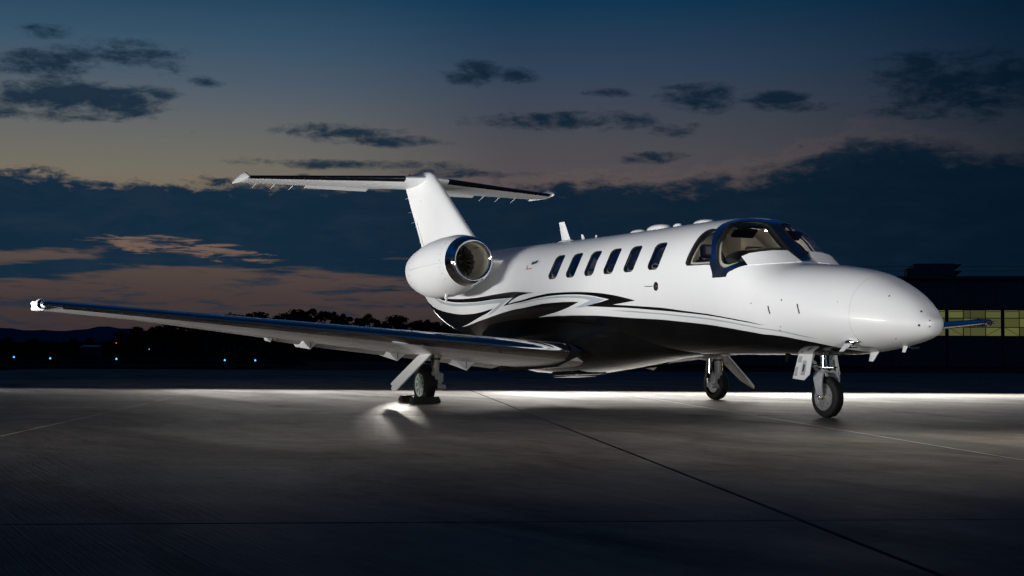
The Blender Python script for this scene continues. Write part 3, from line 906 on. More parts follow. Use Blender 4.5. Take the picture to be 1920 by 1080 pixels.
# little emblem behind the windows: a dark and blue bird-like mark with a red corner
M['emblemblue'] = mat('emblem_blue', (.05, .09, .18), .4)
seam('emblem_wing', [(-.11, 1.01), (-.02, 1.0), (.05, .965)], 0.045, M['seal'], fus, 0.002)
seam('emblem_wing', [(-.07, 1.035), (.0, 1.02), (.07, 1.0)], 0.022, M['emblemblue'], fus, 0.003)
seam('emblem_line', [(.05, .985), (.16, .98)], 0.006, M['redmark'], fus, 0.003)
seam('emblem_corner', [(-.20, 1.055), (-.185, 1.10), (-.175, 1.14)], 0.02, M['redmark'], fus, 0.003)
seam('emblem_corner', [(-.17, 1.135), (-.08, 1.13), (-.02, 1.128)], 0.014, M['redmark'], fus, 0.003)
# probes under the nose
def probe(x, t, h):
    p = Vector(SP(x, t, 0.0))
    nn = Vector(SNrm(x, t))
    fw_ = Vector((1, 0, 0))
    mb_ = MB().tube([p - nn * .01, p + nn * .06, p + nn * .075 + fw_ * .03, p + nn * .075 + fw_ * .15], [.016, .013, .013, .008], 10)
    return obj('pitot_probe', mb_ if h == 1 else mb_.mirror(), M['steel'], jet, smooth=50)
for h in (1, -1):
    p_ = Vector(SP(6.474, 2.378, .0))
    bb = MB().loft([[(p_.x + .075 * k_, p_.y - .045 * r_ * math.cos(a_), p_.z - .0 + .045 * r_ * math.sin(a_)) for a_ in np.linspace(0, 2 * PI, 14, endpoint=False)] for k_, r_ in ((-1, .1), (-.8, .6), (-.3, 1), (.3, .95), (.8, .55), (1.3, .25), (1.7, .15), (1.8, .02))])
    obj('probe_fairing', bb if h == 1 else bb.mirror(), M['chrome'], jet, smooth=60)
probe(6.48, 2.36, 1)
probe(6.48, 2.36, -1)
blade('temperature_probe', (6.36, 6.50, 0.73), (6.33, 6.40, 0.62), 0.014, M['white'])
blade('drain_mast', (6.86, 6.93, 0.78), (6.84, 6.89, 0.715), 0.012, M['white'])
obj('angle_vane', MB().loft([[(6.50 + a, -.41 - .012 * b, .80 + c) for a, b, c in ((-.05, 1, 0), (.05, 1, 0), (.05, -1, 0), (-.05, -1, 0))], [(6.52 + a, -.52 - .006 * b, .72 + c) for a, b, c in ((-.03, 1, 0), (.02, 1, 0), (.02, -1, 0), (-.03, -1, 0))]]), M['white'], jet)

# ---- belly fairing
bsec = []
for x, zb, hw, zt in ((3.3, .675, .30, .85), (2.7, .635, .50, .95), (2.0, .56, .70, 1.05), (1.3, .485, .82, 1.1), (.6, .415, .86, 1.1), (0, .385, .86, 1.1), (-.7, .39, .84, 1.1), (-1.3, .45, .76, 1.1), (-1.9, .56, .62, 1.1), (-2.5, .70, .42, 1.1), (-2.9, .82, .22, 1.1)):
    ring = []
    for k in range(25):
        a = PI + PI * k / 24
        ex = 2 / 2.6
        c, s_ = math.cos(a), math.sin(a)
        ring.append((x, hw * math.copysign(abs(c) ** ex, c), zt + (zt - zb) * math.copysign(abs(s_) ** ex, s_)))
    bsec.append(ring)
obj('belly_fairing', MB().loft(bsec, closed=False, cap=False), M['black'], jet, smooth=60)
obj('belly_hatch', MB().hexa([(.55, -.30, .40), (.55, .16, .40), (-.22, .16, .365), (-.22, -.30, .365), (.53, -.29, .425), (.53, .15, .425), (-.24, .15, .43), (-.24, -.29, .43)]), M['boot'], jet)
obj('hatch_strip', MB().box((.02, -.06, .353), (.56, .40, .012), Matrix.Rotation(-.045, 3, 'Y')), M['frame'], jet)

# ---- wings
def naca(xc, t):
    return 5 * t * (0.2969 * math.sqrt(xc) - 0.126 * xc - 0.3516 * xc**2 + 0.2843 * xc**3 - 0.1036 * xc**4)
XC = [0, .002, .006, .012, .022, .035, .055, .08, .12, .17, .23, .3, .38, .46, .54, .62, .68, .72, .8, .9, 1.0]
LEs = [(0.0, 1.42, .64), (.82, 1.31, .704), (7.55, .40, 1.24)]
TEs = [(0.0, -.98, .44), (.85, -.96, .475), (1.7, -.93, .565), (2.5, -.89, .65), (3.6, -.82, .765), (4.35, -.77, .86), (6.25, -.64, 1.085), (7.55, -.55, 1.195)]
def li(tab, y, k):
    return float(np.interp(y, [a[0] for a in tab], [a[k] for a in tab]))
def wsec(y, lo=0.0, hi=1.0, off=0.0):
    """closed loop of one wing section between two chord fractions (upper surface forwards, lower surface aft)"""
    xl, zl, xt, zt = li(LEs, y, 1), li(LEs, y, 2), li(TEs, y, 1), li(TEs, y, 2)
    c = math.hypot(xl - xt, zl - zt)
    t = np.interp(y, [0, 2, 7.55], [.135, .13, .105])
    ax = Vector((xt - xl, 0, zt - zl)) / c
    up = Vector((-ax.z, 0, ax.x))
    if up.z < 0:
        up = -up
    xs = [q for q in XC if lo - 1e-9 <= q <= hi + 1e-9]
    U = [(q, naca(q, t) * 1.08 + .018 * 4 * q * (1 - q)) for q in xs]
    L = [(q, -naca(q, t) * .92 + .018 * 4 * q * (1 - q) * .7) for q in xs]
    P_ = lambda q, w_: Vector((xl, -y, zl)) + ax * (q * c) + up * (w_ * c)
    return [P_(*q) for q in U], [P_(*q) for q in L]
YS = [0.0, .45, .85, 1.0, 1.3, 1.7, 2.1, 2.5, 3.0, 3.6, 4.0, 4.345]
YO = [4.345, 4.9, 5.6, 6.25, 6.9, 7.3, 7.5]
def span(ys, lo, hi):
    rings = []
    for y in ys:
        U, L = wsec(y, lo, hi)
        rings.append(U[::-1] + (L[1:] if lo == 0 else L))
    return rings
def wingpart(name, mb, m, parent, port=True, smooth=45):
    return both(name, mb, m, parent, smooth=smooth)
inb, outb = MB().loft(span(YS, .08, .72)), MB().loft(span(YO, .08, .72))
wi = both('wing', MB().loft(span(YS[:-1] + YO, .08, .72)), M['wing'], jet, smooth=45)
lea = MB().loft(span(YS[2:-1] + YO, 0, .08), closed=False, cap=False)
lb = both('leading_edge', lea, M['chrome'], jet, smooth=60)
for w_ in range(2):
    lb[w_].parent = wi[w_]
ai = both('aileron', MB().loft(span(YO, .735, 1.0)), M['wing'], jet, smooth=45)
# flaps drooped a few degrees behind the wing
fl = []
for y in [.92, 1.3, 1.7, 2.1, 2.5, 3.0, 3.6, 4.0, 4.32]:
    xt, zt = li(TEs, y, 1), li(TEs, y, 2)
    xl = li(LEs, y, 1)
    c = (xl - xt)
    x0, z0 = xl - c * .735, zt + .065 + .012
    drop = .02
    pr = []
    for q in (1, .8, .55, .3, .12, .03, 0):
        pr.append((x0 + (xt - .03 - x0) * q, z0 + (zt - drop - z0) * q + .045 * math.sqrt(q + .0) * (1 - q) * 1.6))
    lo_ = []
    for q in (.03, .12, .3, .55, .8, 1):
        lo_.append((x0 + (xt - .03 - x0) * q, z0 + (zt - drop - .004 - z0) * q - .045 * math.sqrt(q) * (1 - q) * .8))
    fl.append([(a, -y, b) for a, b in pr + lo_])
flp = both('flap', MB().loft(fl), M['wing'], jet, smooth=45)
for (y0, z0), (y1, z1), (y2, z2) in (((1.753, .585), (1.41, .575), (1.56, .431)), ((2.76, .70), (2.472, .69), (2.623, .565)), ((3.982, .815), (3.786, .825), (3.89, .72))):
    V = [(-.45, -y0, z0), (-.45, -y1, z1), (-.45, -y2, z2), (-1.12, -(y0 + y1) / 2 - .03, z0 - .02), (-1.12, -(y0 + y1) / 2 + .03, z0 - .02), (-1.10, -y2, z0 - .06), (-.50, -y0 + .02, z0 + .06), (-.50, -y1 - .02, z1 + .06)]
    ft = both('flap_track_fairing', MB().add(V, [(0, 1, 2), (0, 2, 5, 3), (1, 4, 5, 2), (3, 5, 4), (0, 6, 7, 1), (0, 3, 6), (1, 7, 4), (3, 4, 7, 6)]), M['white'], jet)
    ym = (y0 + y1) / 2
    ln_ = MB().box((-.4485, -(ym * .4 + y2 * .6), (z0 + z2) / 2 + .02), (.004, .008, (z0 - z2) * .75))
    k2 = (ln_, ln_.mirror())
    for w_ in range(2):
        obj('fairing_seam', k2[w_], M['seal'], ft[w_])
ff = MB().add([(-.62, -4.36, .885), (-.62, -4.50, .905), (-.70, -4.37, .815), (-.9, -4.40, .84), (-.9, -4.36, .84)], [(0, 1, 2), (1, 3, 2), (0, 2, 4), (2, 3, 4), (0, 4, 3, 1)])
both('flap_end_fairing', ff, M['white'], jet)
# wing-tip light pods
tipo = MB().loft([[(x, -7.5 - .085 * q * k_ - .0, z + .075 * q * h_) for (k_, h_) in ((0, 1), (.5, .9), (.9, .5), (1, 0), (.9, -.5), (.5, -.9), (0, -1))] for x, z, q in ((.47, 1.235, .35), (.40, 1.235, .8), (.2, 1.235, .95), (-.2, 1.22, .7), (-.56, 1.197, .2))], closed=False, cap=False)
tp_ = both('wing_tip', tipo, M['white'], jet, smooth=60)
for h, t_ in ((1, tp_[0]), (-1, tp_[1])):
    o_ = MB().lathe([(-.05, .010), (-.05, .022), (.03, .026), (.06, .016), (.068, .003)], (.43, -7.63, 1.238), 'x', 14)
    obj('navigation_light', o_ if h == 1 else o_.mirror(), M['navlight'] if h == 1 else M['glass'], t_, smooth=60)
    k_ = MB().box((.36, -7.40, 1.165), (.03, .24, .012))
    obj('tip_tab', k_ if h == 1 else k_.mirror(), M['white'], t_)
    ln = MB().lathe([(-.03, .0), (-.03, .05), (.02, .06), (.03, .055), (.03, .0)], (.40, -7.53, 1.235), 'x', 16)
    obj('light_bezel', ln if h == 1 else ln.mirror(), M['chrome'], t_, smooth=40)
# landing-light glint plate and root fillet
both('root_fillet', MB().loft([[(x, -.80 - dy_, z) for dy_, z in ((0, zt_), (.05, (zt_ + zb_) / 2), (.02, zb_))] for x, zt_, zb_ in ((1.55, .72, .66), (1.3, .80, .60), (.9, .92, .50), (0, .90, .45), (-.9, .62, .42))], closed=False, cap=False), M['black'], jet, smooth=60)

# ---- fin, rudder, tailplane
def flat_sec(z, xl, xt, th, lo=0.0, hi=1.0):
    c = xl - xt
    xs = [q for q in XC if lo - 1e-9 <= q <= hi + 1e-9]
    up = [(xl - q * c, naca(q, th), z) for q in xs]
    P_ = [(a, b * c, z) for a, b, z in up]
    return P_[::-1] + [(a, -b, z) for a, b, z in (P_[1:] if lo == 0 else P_)]
FIN = [(2.15, -2.9, -5.50, .11), (2.35, -3.22, -5.68, .11), (2.67, -3.66, -5.90, .115), (3.0, -4.12, -6.13, .12), (3.4, -4.67, -6.41, .125), (3.72, -5.11, -6.63, .13), (3.84, -5.28, -6.72, .135)]
FTOP = [(3.895, -5.38, -6.76, .125), (3.93, -5.50, -6.78, .10), (3.952, -5.66, -6.78, .06), (3.958, -5.80, -6.75, .02)]
fin = obj('fin', MB().loft([flat_sec(z, a, b, t, 0, .72) for z, a, b, t in FIN] + [flat_sec(z, a, b, t, 0, .72) for z, a, b, t in FTOP]), M['white'], jet, smooth=50)
obj('rudder', MB().loft([flat_sec(z, a, b, t, .72, 1.0) for z, a, b, t in [(z_, a_ - .008, b_, t_) for z_, a_, b_, t_ in FIN[1:-1]]]), M['white'], jet, smooth=50)
obj('rudder_tab', MB().box((-5.80, -.012, 2.75), (.006, .04, .75), Matrix.Rotation(-.61, 3, 'Y')), M['seam'], fin)
obj('rudder_hinge', MB().lathe([(-.10, .0), (-.06, .022), (.06, .03), (.12, .0)], (-5.66, -.075, 3.42), 'x', 10), M['white'], fin, smooth=60)
for z_, x_ in ((3.55, -6.52), (3.28, -6.35), (3.08, -6.22)):
    obj('static_wick', MB().tube([(x_ + .02, 0, z_), (x_ - .14, 0, z_ - .01)], .003, 6), M['grey'], fin)
cap = [(-5.45, .03, 3.80, .02), (-5.6, .085, 3.80, .05), (-5.9, .125, 3.805, .075), (-6.3, .125, 3.815, .085), (-6.7, .085, 3.815, .07), (-7.05, .03, 3.81, .03), (-7.2, .006, 3.805, .008)]
obj('fin_cap', MB().loft([[(x, hw * math.cos(a), z + hh * math.sin(a)) for a in np.linspace(0, 2 * PI, 18, endpoint=False)] for x, hw, z, hh in cap]), M['white'], jet, smooth=60)
obj('tail_beacon', MB().lathe([(.0, .03), (.03, .026), (.055, .012), (.06, .002)], (-6.45, 0, 3.935), 'z', 12), M['red'], jet, smooth=60)
TLE = [(0.0, -5.44, 3.805), (3.02, -6.55, 3.775)]
TTE = [(0.0, -7.30, 3.78), (3.02, -7.42, 3.765)]
def tsec(y, lo, hi, t=.10):
    xl, zl, xt, zt = li(TLE, y, 1), li(TLE, y, 2), li(TTE, y, 1), li(TTE, y, 2)
    c = xl - xt
    xs = [q for q in XC if lo - 1e-9 <= q <= hi + 1e-9]
    U = [Vector((xl - q * c, -y, zl + (zt - zl) * q + naca(q, t) * c)) for q in xs]
    L = [Vector((xl - q * c, -y, zl + (zt - zl) * q - naca(q, t) * c)) for q in xs]
    return U[::-1] + (L[1:] if lo == 0 else L)
TY = [.0, .3, .8, 1.4, 2.0, 2.6, 3.02]
tpl = both('tailplane', MB().loft([tsec(y, .055, .68) for y in TY]), M['white'], jet, smooth=50)
bt = both('deice_boot', MB().loft([tsec(y, 0, .055) for y in [.42, .8, 1.4, 2.0, 2.6, 3.0]], closed=False, cap=False), M['boot'], jet, smooth=60)
bs = both('bare_leading_edge', MB().loft([tsec(y, 0, .055) for y in [.05, .2, .42]], closed=False, cap=False), M['white'], jet, smooth=60)
el = both('elevator', MB().loft([tsec(y, .69, 1.0) for y in [.42, .8, 1.4, 2.0, 2.6, 3.02]]), M['white'], jet, smooth=50)
tab = MB().loft([[(-7.28 - .02 * (y > 1), -y, 3.782), (-7.42, -y, 3.74), (-7.42, -y, 3.732), (-7.28, -y, 3.772)] for y in (.5, 1.0, 1.72)])
tb = both('trim_tab', tab, M['white'], jet)
hsec = []
for x, zc_, hh, hw in ((-6.47, 3.775, .012, .008), (-6.52, 3.785, .035, .022), (-6.66, 3.805, .07, .035), (-6.85, 3.80, .075, .04), (-7.15, 3.785, .055, .034), (-7.40, 3.77, .03, .02), (-7.55, 3.76, .012, .008)):
    hsec.append([(x - .25 * (zc_ + hh * math.sin(a) - 3.76), -3.045 - hw * math.cos(a), zc_ + hh * math.sin(a)) for a in np.linspace(0, 2 * PI, 16, endpoint=False)])
horn = MB().loft(hsec)
hn = both('tip_horn', horn, M['white'], jet, smooth=60)
for w_ in range(2):
    for o_ in (bt[w_], bs[w_], hn[w_]):
        o_.parent = tpl[w_]
    tb[w_].parent = el[w_]
    for y in (1.95, 2.3, 2.65):
        k_ = MB().tube([(-7.38, -y, 3.765), (-7.62, -y - .01, 3.70)], [.006, .003], 6)
        obj('static_wick', k_ if w_ == 0 else k_.mirror(), M['white'], el[w_])

# ---- engines
NAC = [(-.90, 2.045, .335, .335, .335), (-1.0, 2.045, .36, .365, .36), (-1.15, 2.045, .385, .40, .385), (-1.4, 2.04, .41, .455, .41), (-1.75, 2.03, .41, .50, .415), (-2.1, 2.02, .39, .50, .405), (-2.45, 2.0, .345, .45, .365), (-2.66, 1.99, .31, .39, .325), (-2.80, 1.98, .28, .34, .29)]
NY = -1.27
def nring(x, zc, up_, dn, hw, n=40, k=1.0):
    return [(x, NY + hw * k * math.cos(a), zc + (up_ if math.sin(a) > 0 else dn) * k * math.sin(a)) for a in np.linspace(0, 2 * PI, n, endpoint=False)]
fx = [pchip([-a[0] for a in NAC], [a[k] for a in NAC]) for k in range(5)]
def nac_at(x):
    return (x,) + tuple(float(fx[k](-x)) for k in (1, 2, 3, 4))
def fullnac(x):
    return nring(*nac_at(x))
nb = MB().loft([fullnac(x) for x in np.linspace(-1.07, -2.80, 22)], cap=False)
na = both('engine_nacelle', nb, M['white'], jet, smooth=60)
# polished inlet lip: from the outer seam over the highlight into the throat
lipr = [fullnac(x) for x in (-1.07, -1.03, -.98, -.94)]
zc = 2.045
def circ(x, r_):
    return [(x, NY + r_ * math.cos(a), zc + r_ * math.sin(a)) for a in np.linspace(0, 2 * PI, 40, endpoint=False)]
lipr += [circ(-.905, .333), circ(-.885, .320), circ(-.876, .303), circ(-.878, .286), circ(-.892, .270), circ(-.92, .259)]
lips = both('inlet_lip', MB().loft(lipr, cap=False), M['chrome'], jet, smooth=60)
duct = both('inlet_duct', MB().loft([circ(-.92, .259), circ(-1.0, .250), circ(-1.12, .255), circ(-1.3, .27), circ(-1.5, .275)], cap=False), M['duct'], jet, smooth=60)
back = both('engine_face', MB().loft([circ(-1.46, .272), circ(-1.465, .01)], cap=False), M['hub'], jet)
blades = MB()
spin = MB().lathe([(.10, .002), (.09, .022), (.055, .048), (.0, .068), (-.06, .075)], (-1.40, NY, zc), 'x', 24)
for w_ in range(2):
    for o_ in (lips[w_], duct[w_], back[w_]):
        o_.parent = na[w_]
    fanp = obj('fan_spinner', spin if w_ == 0 else spin.mirror(), M['hub'], na[w_], smooth=60)
    for k in range(18):
        a = 2 * PI * k / 18
        rd, tg = Vector((0, math.cos(a), math.sin(a))), Vector((0, -math.sin(a), math.cos(a)))
        c0 = Vector((-1.40, NY, zc))
        V = []
        for r_, tw, w2 in ((.07, .55, .045), (.16, .8, .058), (.258, 1.1, .066)):
            ch = Vector((1, 0, 0)) * math.cos(tw) + tg * math.sin(tw)
            tn = ch.cross(rd) * .004
            p = c0 + rd * r_
            V += [p + ch * w2 * .5 + tn, p + ch * w2 * .5 - tn, p - ch * w2 * .5 - tn, p - ch * w2 * .5 + tn]
        b_ = MB().loft([V[0:4], V[4:8], V[8:12]])
        obj('fan_blade', b_ if w_ == 0 else b_.mirror(), M['fan'], na[w_])
    # cowl seam rivets and the small drain masts below
    def onnac(x, a, off=.0):
        _, z_, u_, d_, w2 = nac_at(x)
        return Vector((x, NY + (w2 + off) * math.cos(a), z_ + ((u_ if math.sin(a) > 0 else d_) + off) * math.sin(a)))
    riv = [(-1.22, PI * (.70 + .075 * k)) for k in range(9)] + [(-1.2 - .085 * k, PI * 1.03) for k in range(15)] + [(-2.5, PI * (.85 + .08 * k)) for k in range(5)]
    for x, a in riv:
        p, q = onnac(x, a, -.002), onnac(x, a, .0025)
        r_ = MB().tube([p, q], .0065, 6)
        obj('cowl_fastener', r_ if w_ == 0 else r_.mirror(), M['screw'], na[w_])
    for x, a, l_ in ((-1.62, 1.42 * PI, .10),):
        p = onnac(x, a, -.01)
        r_ = MB().tube([p, p + Vector((0, 0, -.07)), p + Vector((-.02, 0, -.13))], [.022, .026, .016], 10)
        obj('drain_mast', r_ if w_ == 0 else r_.mirror(), M['white'], na[w_], smooth=60)
    ex = MB().loft([nring(-2.80, 1.98, .28, .34, .29), nring(-2.79, 1.98, .26, .30, .265), nring(-2.4, 1.98, .2, .2, .2)], cap=False)
    obj('exhaust', ex if w_ == 0 else ex.mirror(), M['hub'], na[w_], smooth=60)
    # bleed scoop inside the lip
    sc_ = MB().tube([(-1.0, NY + .13, zc + .21), (-.97, NY + .12, zc + .185)], .014, 8)
    obj('inlet_probe', sc_ if w_ == 0 else sc_.mirror(), M['steel'], na[w_])
pyl = []
for y, x0, x1, t_ in ((-.45, -1.15, -3.3, .085), (-.75, -1.2, -3.2, .08), (-.86, -1.30, -3.1, .078), (-.90, -1.36, -3.0, .075)):
    c = x0 - x1
    pyl.append([(x0 - q * c, y, 2.06 + naca(q, t_) * c) for q in XC[::-1]] + [(x0 - q * c, y, 2.06 - naca(q, t_) * c) for q in XC[1:]])
both('engine_pylon', MB().loft(pyl), M['white'], jet, smooth=50)

# ---- landing gear
def tyre_wheel(c, r_, w_, rim_r, parent, n=40, face=-1):
    """tyre with grooves, turned about Y; returns the wheel"""
    prof = []
    sh = [(-.5, .66), (-.5, .74), (-.5, .84), (-.47, .92), (-.40, .968), (-.33, .99)]
    top = [(-.24, .999), (-.225, .975), (-.205, .975), (-.19, 1.0), (-.06, 1.0), (-.045, .975), (.045, .975), (.06, 1.0), (.19, 1.0), (.205, .975), (.225, .975), (.24, .999)]
    prof = sh + top + [(-a, b) for a, b in sh[::-1]]
    wheel = obj('tyre', MB().lathe([(a * w_, b * r_) for a, b in prof], c, 'y', n), M['rubber'], parent, smooth=30)
    return wheel
def main_gear():
    g = MB()
    out = {}
    Y = -2.40
    out['wheelc'] = Vector((0.0, Y, .242))
    return out
for h in (1, -1):
    P_ = lambda x, y, z: Vector((x, y * h, z))
    def ob(name, mb_, m, par, **kw):
        return obj(name, mb_ if h == 1 else mb_.mirror(), m, par, **kw)
    leg = ob('main_gear_leg', MB().tube([(.17, -2.30, .80), (.17, -2.305, .74), (.17, -2.31, .66), (.17, -2.315, .40)], [.075, .066, .058, .052], 18), M['grey'], jet, smooth=50)
    ob('leg_collar', MB().lathe([(-.012, .05), (-.012, .067), (.012, .067), (.012, .05)], (.17, -2.31, .60), 'z', 18), M['seal'], leg)
    ob('leg_collar', MB().lathe([(-.02, .05), (-.02, .078), (.03, .085), (.035, .05)], (.17, -2.302, .735), 'z', 18), M['grey'], leg, smooth=40)
    kn = MB().prism([(.20, -2.37, .43), (.20, -2.25, .43), (.20, -2.225, .33), (.20, -2.225, .215), (.20, -2.255, .18), (.20, -2.355, .18), (.20, -2.395, .22), (.20, -2.40, .31)], (-.10, 0, 0))
    ob('leg_knuckle', kn, M['grey'], leg, bevel=.012)
    ob('knuckle_recess_shade', MB().box((.198, -2.315, .27), (.012, .055, .10)), M['seal'], leg)  # dark block on the face, the recess shade given as colour
    ob('knuckle_pin', MB().tube([(.205, -2.375, .255), (.235, -2.375, .255)], .022, 12), M['steel'], leg)
    ob('knuckle_bracket', MB().box((.16, -2.215, .345), (.05, .035, .12)), M['grey'], leg, bevel=.006)
    ob('trailing_link', MB().loft([[(.20, -2.30 + a, .215 + b) for a, b in ((-.05, -.04), (.05, -.04), (.05, .04), (-.05, .04))], [(-.03, -2.285 + a, .235 + b) for a, b in ((-.045, -.045), (.045, -.045), (.045, .045), (-.045, .045))]]), M['grey'], leg, bevel=.012)
    ob('axle', MB().tube([(0, -2.25, .242), (0, -2.46, .242)], .035, 14), M['grey'], leg)
    ob('axle_boss', MB().tube([(.19, -2.30, .215), (.19, -2.18, .215)], .035, 14), M['grey'], leg, smooth=40)
    ob('shock_strut', MB().tube([(-.02, -2.26, .27), (-.02, -2.26, .40), (-.0, -2.265, .41), (.0, -2.27, .68)], [.022, .022, .040, .042], 14), M['steel'], leg, smooth=40)
    ob('strut_boot', MB().lathe([(k * .02, .03 + (.006 if k % 2 else 0)) for k in range(9)], (-.02, -2.262, .33), 'z', 12), M['seal'], leg)
    ob('side_brace', MB().tube([(.17, -2.26, .62), (.10, -1.98, .74)], .016, 10), M['grey'], leg)
    ob('brake_hose', MB().tube([(.21, -2.36, .68), (.225, -2.375, .55), (.20, -2.38, .44), (.10, -2.40, .40), (.02, -2.44, .47), (-.04, -2.47, .43)], .008, 8), M['seal'], leg, smooth=60)
    ob('brake_hose', MB().tube([(.205, -2.35, .66), (.23, -2.36, .5), (.22, -2.355, .42)], .006, 8), M['brass'], leg, smooth=60)
    wh = tyre_wheel(P_(0, -2.40, .242), .242, .155, .13, leg)
    wh.name = 'main_wheel'
    # spoked outer rim
    def rim(name, prof, m, **kw):
        return ob(name, MB().lathe(prof, (0, -2.40, .242), 'y', 32), m, wh, **kw)
    rim('rim', [(-.066, .162), (-.076, .160), (-.076, .142), (-.050, .135), (-.030, .135)], M['rimgreen'], smooth=35)
    rim('rim_dish', [(-.032, .136), (-.028, .05), (-.05, .045)], M['seal'], smooth=35)
    rim('hub_cap', [(-.03, .052), (-.075, .048), (-.090, .040), (-.093, .0)], M['rimgreen'], smooth=35)
    for k in range(9):
        a = 2 * PI * k / 9
        rd, tg = Vector((math.cos(a), 0, math.sin(a))), Vector((-math.sin(a), 0, math.cos(a)))
        c = Vector((0, -2.455, .242))
        V = []
        for r2, hw in ((.04, .013), (.145, .017)):
            for s1, s2 in ((-1, -1), (1, -1), (1, 1), (-1, 1)):
                V.append(c + rd * r2 + tg * hw * s1 + Vector((0, .009 * s2, 0)))
        ob('spoke', MB().loft([V[:4], V[4:]]), M['rimgreen'], wh)
    rim('brake_drum', [(.02, .0), (.02, .13), (.06, .135), (.075, .11), (.08, .05), (.08, .0)], M['grey'], smooth=35)
    # door: bent plate splayed outwards from the leg
    up_ = [Vector((.34, -2.97, .865)), Vector((.30, -2.72, .815)), Vector((.30, -2.55, .765)), Vector((.28, -2.39, .70))]
    dn = [Vector((-.02, -2.84, .82)), Vector((-.04, -2.66, .775)), Vector((-.06, -2.50, .725)), Vector((-.08, -2.36, .67))]
    thk = Vector((0, .0, -.012))
    V = up_ + dn + [p + thk for p in up_ + dn]
    F_ = []
    for q in range(3):
        F_ += [(q, q + 1, q + 5, q + 4), (8 + q, 8 + q + 4, 8 + q + 5, 8 + q + 1)]
    F_ += [(0, 4, 12, 8), (0, 8, 9, 1), (1, 9, 10, 2), (2, 10, 11, 3), (4, 5, 13, 12), (5, 6, 14, 13), (6, 7, 15, 14), (3, 11, 15, 7)]
    dr_ = ob('gear_door', MB().add(V, F_), M['white'], jet, smooth=30)
    pl = [Vector((.29, -2.385, .705)), Vector((.29, -2.50, .60)), Vector((.29, -2.68, .43)), Vector((.29, -2.86, .255)), Vector((.27, -2.915, .18)),
          Vector((.20, -2.955, .165)), Vector((.10, -2.93, .20)), Vector((.06, -2.90, .235)), Vector((.0, -2.90, .255)), Vector((-.03, -2.87, .28)), Vector((-.05, -2.68, .45)), Vector((-.06, -2.50, .62)), Vector((-.06, -2.37, .72))]
    nn_ = Vector((0, .70, .72)) * .016
    ob('door_panel', MB().prism(pl, nn_), M['white'], dr_, bevel=.003)
    ob('door_stiffener', MB().tube([(.278, -2.40, .69), (.278, -2.90, .205)], .012, 8), M['white'], dr_)
    ob('door_link', MB().tube([(.12, -2.37, .52), (.12, -2.55, .555)], .010, 8), M['steel'], dr_)
    # shade of the open wheel well, put in as a flat dark plate
    ob('wheel_well_shade', MB().box((-.02, -1.98, .655 + .028), (.42, .62, .02), Matrix.Rotation(.10 * 1, 3, 'X') @ Matrix.Rotation(-.075, 3, 'Y')), M['seal'], jet)

# nose gear
nl = obj('nose_gear_leg', MB().tube([(5.60, 0, .72), (5.605, 0, .60), (5.612, 0, .53)], .052, 20), M['chrome'], jet, smooth=50)
obj('steering_collar', MB().lathe([(-.02, .0), (-.02, .07), (.0, .085), (.02, .07), (.02, .0)], (5.613, 0, .525), 'z', 20), M['steel'], nl, smooth=40)
obj('steering_arm', MB().box((5.66, -.02, .548), (.22, .07, .02), Matrix.Rotation(.3, 3, 'Z')), M['steel'], nl, bevel=.006)
obj('drag_brace', MB().tube([(5.36, -.10, .74), (5.53, -.06, .56)], .018, 10), M['grey'], nl)
obj('drag_brace', MB().tube([(5.36, .10, .74), (5.53, .06, .56)], .018, 10), M['grey'], nl)
obj('torque_link', MB().prism([(5.50, -.075, .62), (5.45, -.075, .58), (5.53, -.075, .50), (5.58, -.075, .51)], (0, .03, 0)), M['grey'], nl, bevel=.005)
forkpts = lambda s: [(5.615, 0, .505), (5.615, s * .05, .507), (5.62, s * .095, .485), (5.63, s * .118, .43), (5.635, s * .118, .36), (5.64, s * .112, .30), (5.644, s * .10, .235)]
for s in (-1, 1):
    pts = forkpts(s)
    secs = []
    for k, p in enumerate(pts):
        wx = [.07, .075, .078, .074, .06, .05, .045][k]
        if k < 2:
            secs.append([(p[0] - wx, p[1], p[2] - .018), (p[0] + wx, p[1], p[2] - .018), (p[0] + wx, p[1], p[2] + .018), (p[0] - wx, p[1], p[2] + .018)])
        else:
            secs.append([(p[0] - wx, p[1] - s * .014, p[2] - .005), (p[0] + wx, p[1] - s * .014, p[2] - .005), (p[0] + wx, p[1] + s * .014, p[2] + .005), (p[0] - wx, p[1] + s * .014, p[2] + .005)])
    obj('fork', MB().loft(secs), M['grey'], nl, smooth=50, bevel=.008)
nw = tyre_wheel(Vector((5.644, 0, .225)), .225, .115, .12, nl)
nw.name = 'nose_wheel'
for s in (-1, 1):
    def rimn(name, prof, m):
        return obj(name, MB().lathe([(s * a, b) for a, b in prof], (5.644, 0, .225), 'y', 32), m, nw, smooth=35)
    rimn('wheel_disc', [(.052, .152), (.060, .150), (.058, .135), (.045, .128), (.052, .06), (.066, .045), (.066, .0)], M['discmetal'])
    rimn('axle_nut', [(.06, .026), (.125, .024), (.13, .012), (.13, .0)], M['steel'])
    rimn('axle_bearing', [(.064, .034), (.085, .030), (.085, .0)], M['brass'])
    for k in range(6):
        a = 2 * PI * k / 6 + .3
        obj('wheel_bolt', MB().tube([(5.644 + .10 * math.cos(a), s * .045, .225 + .10 * math.sin(a)), (5.644 + .10 * math.cos(a), s * .058, .225 + .10 * math.sin(a))], .008, 8), M['steel'], nw)
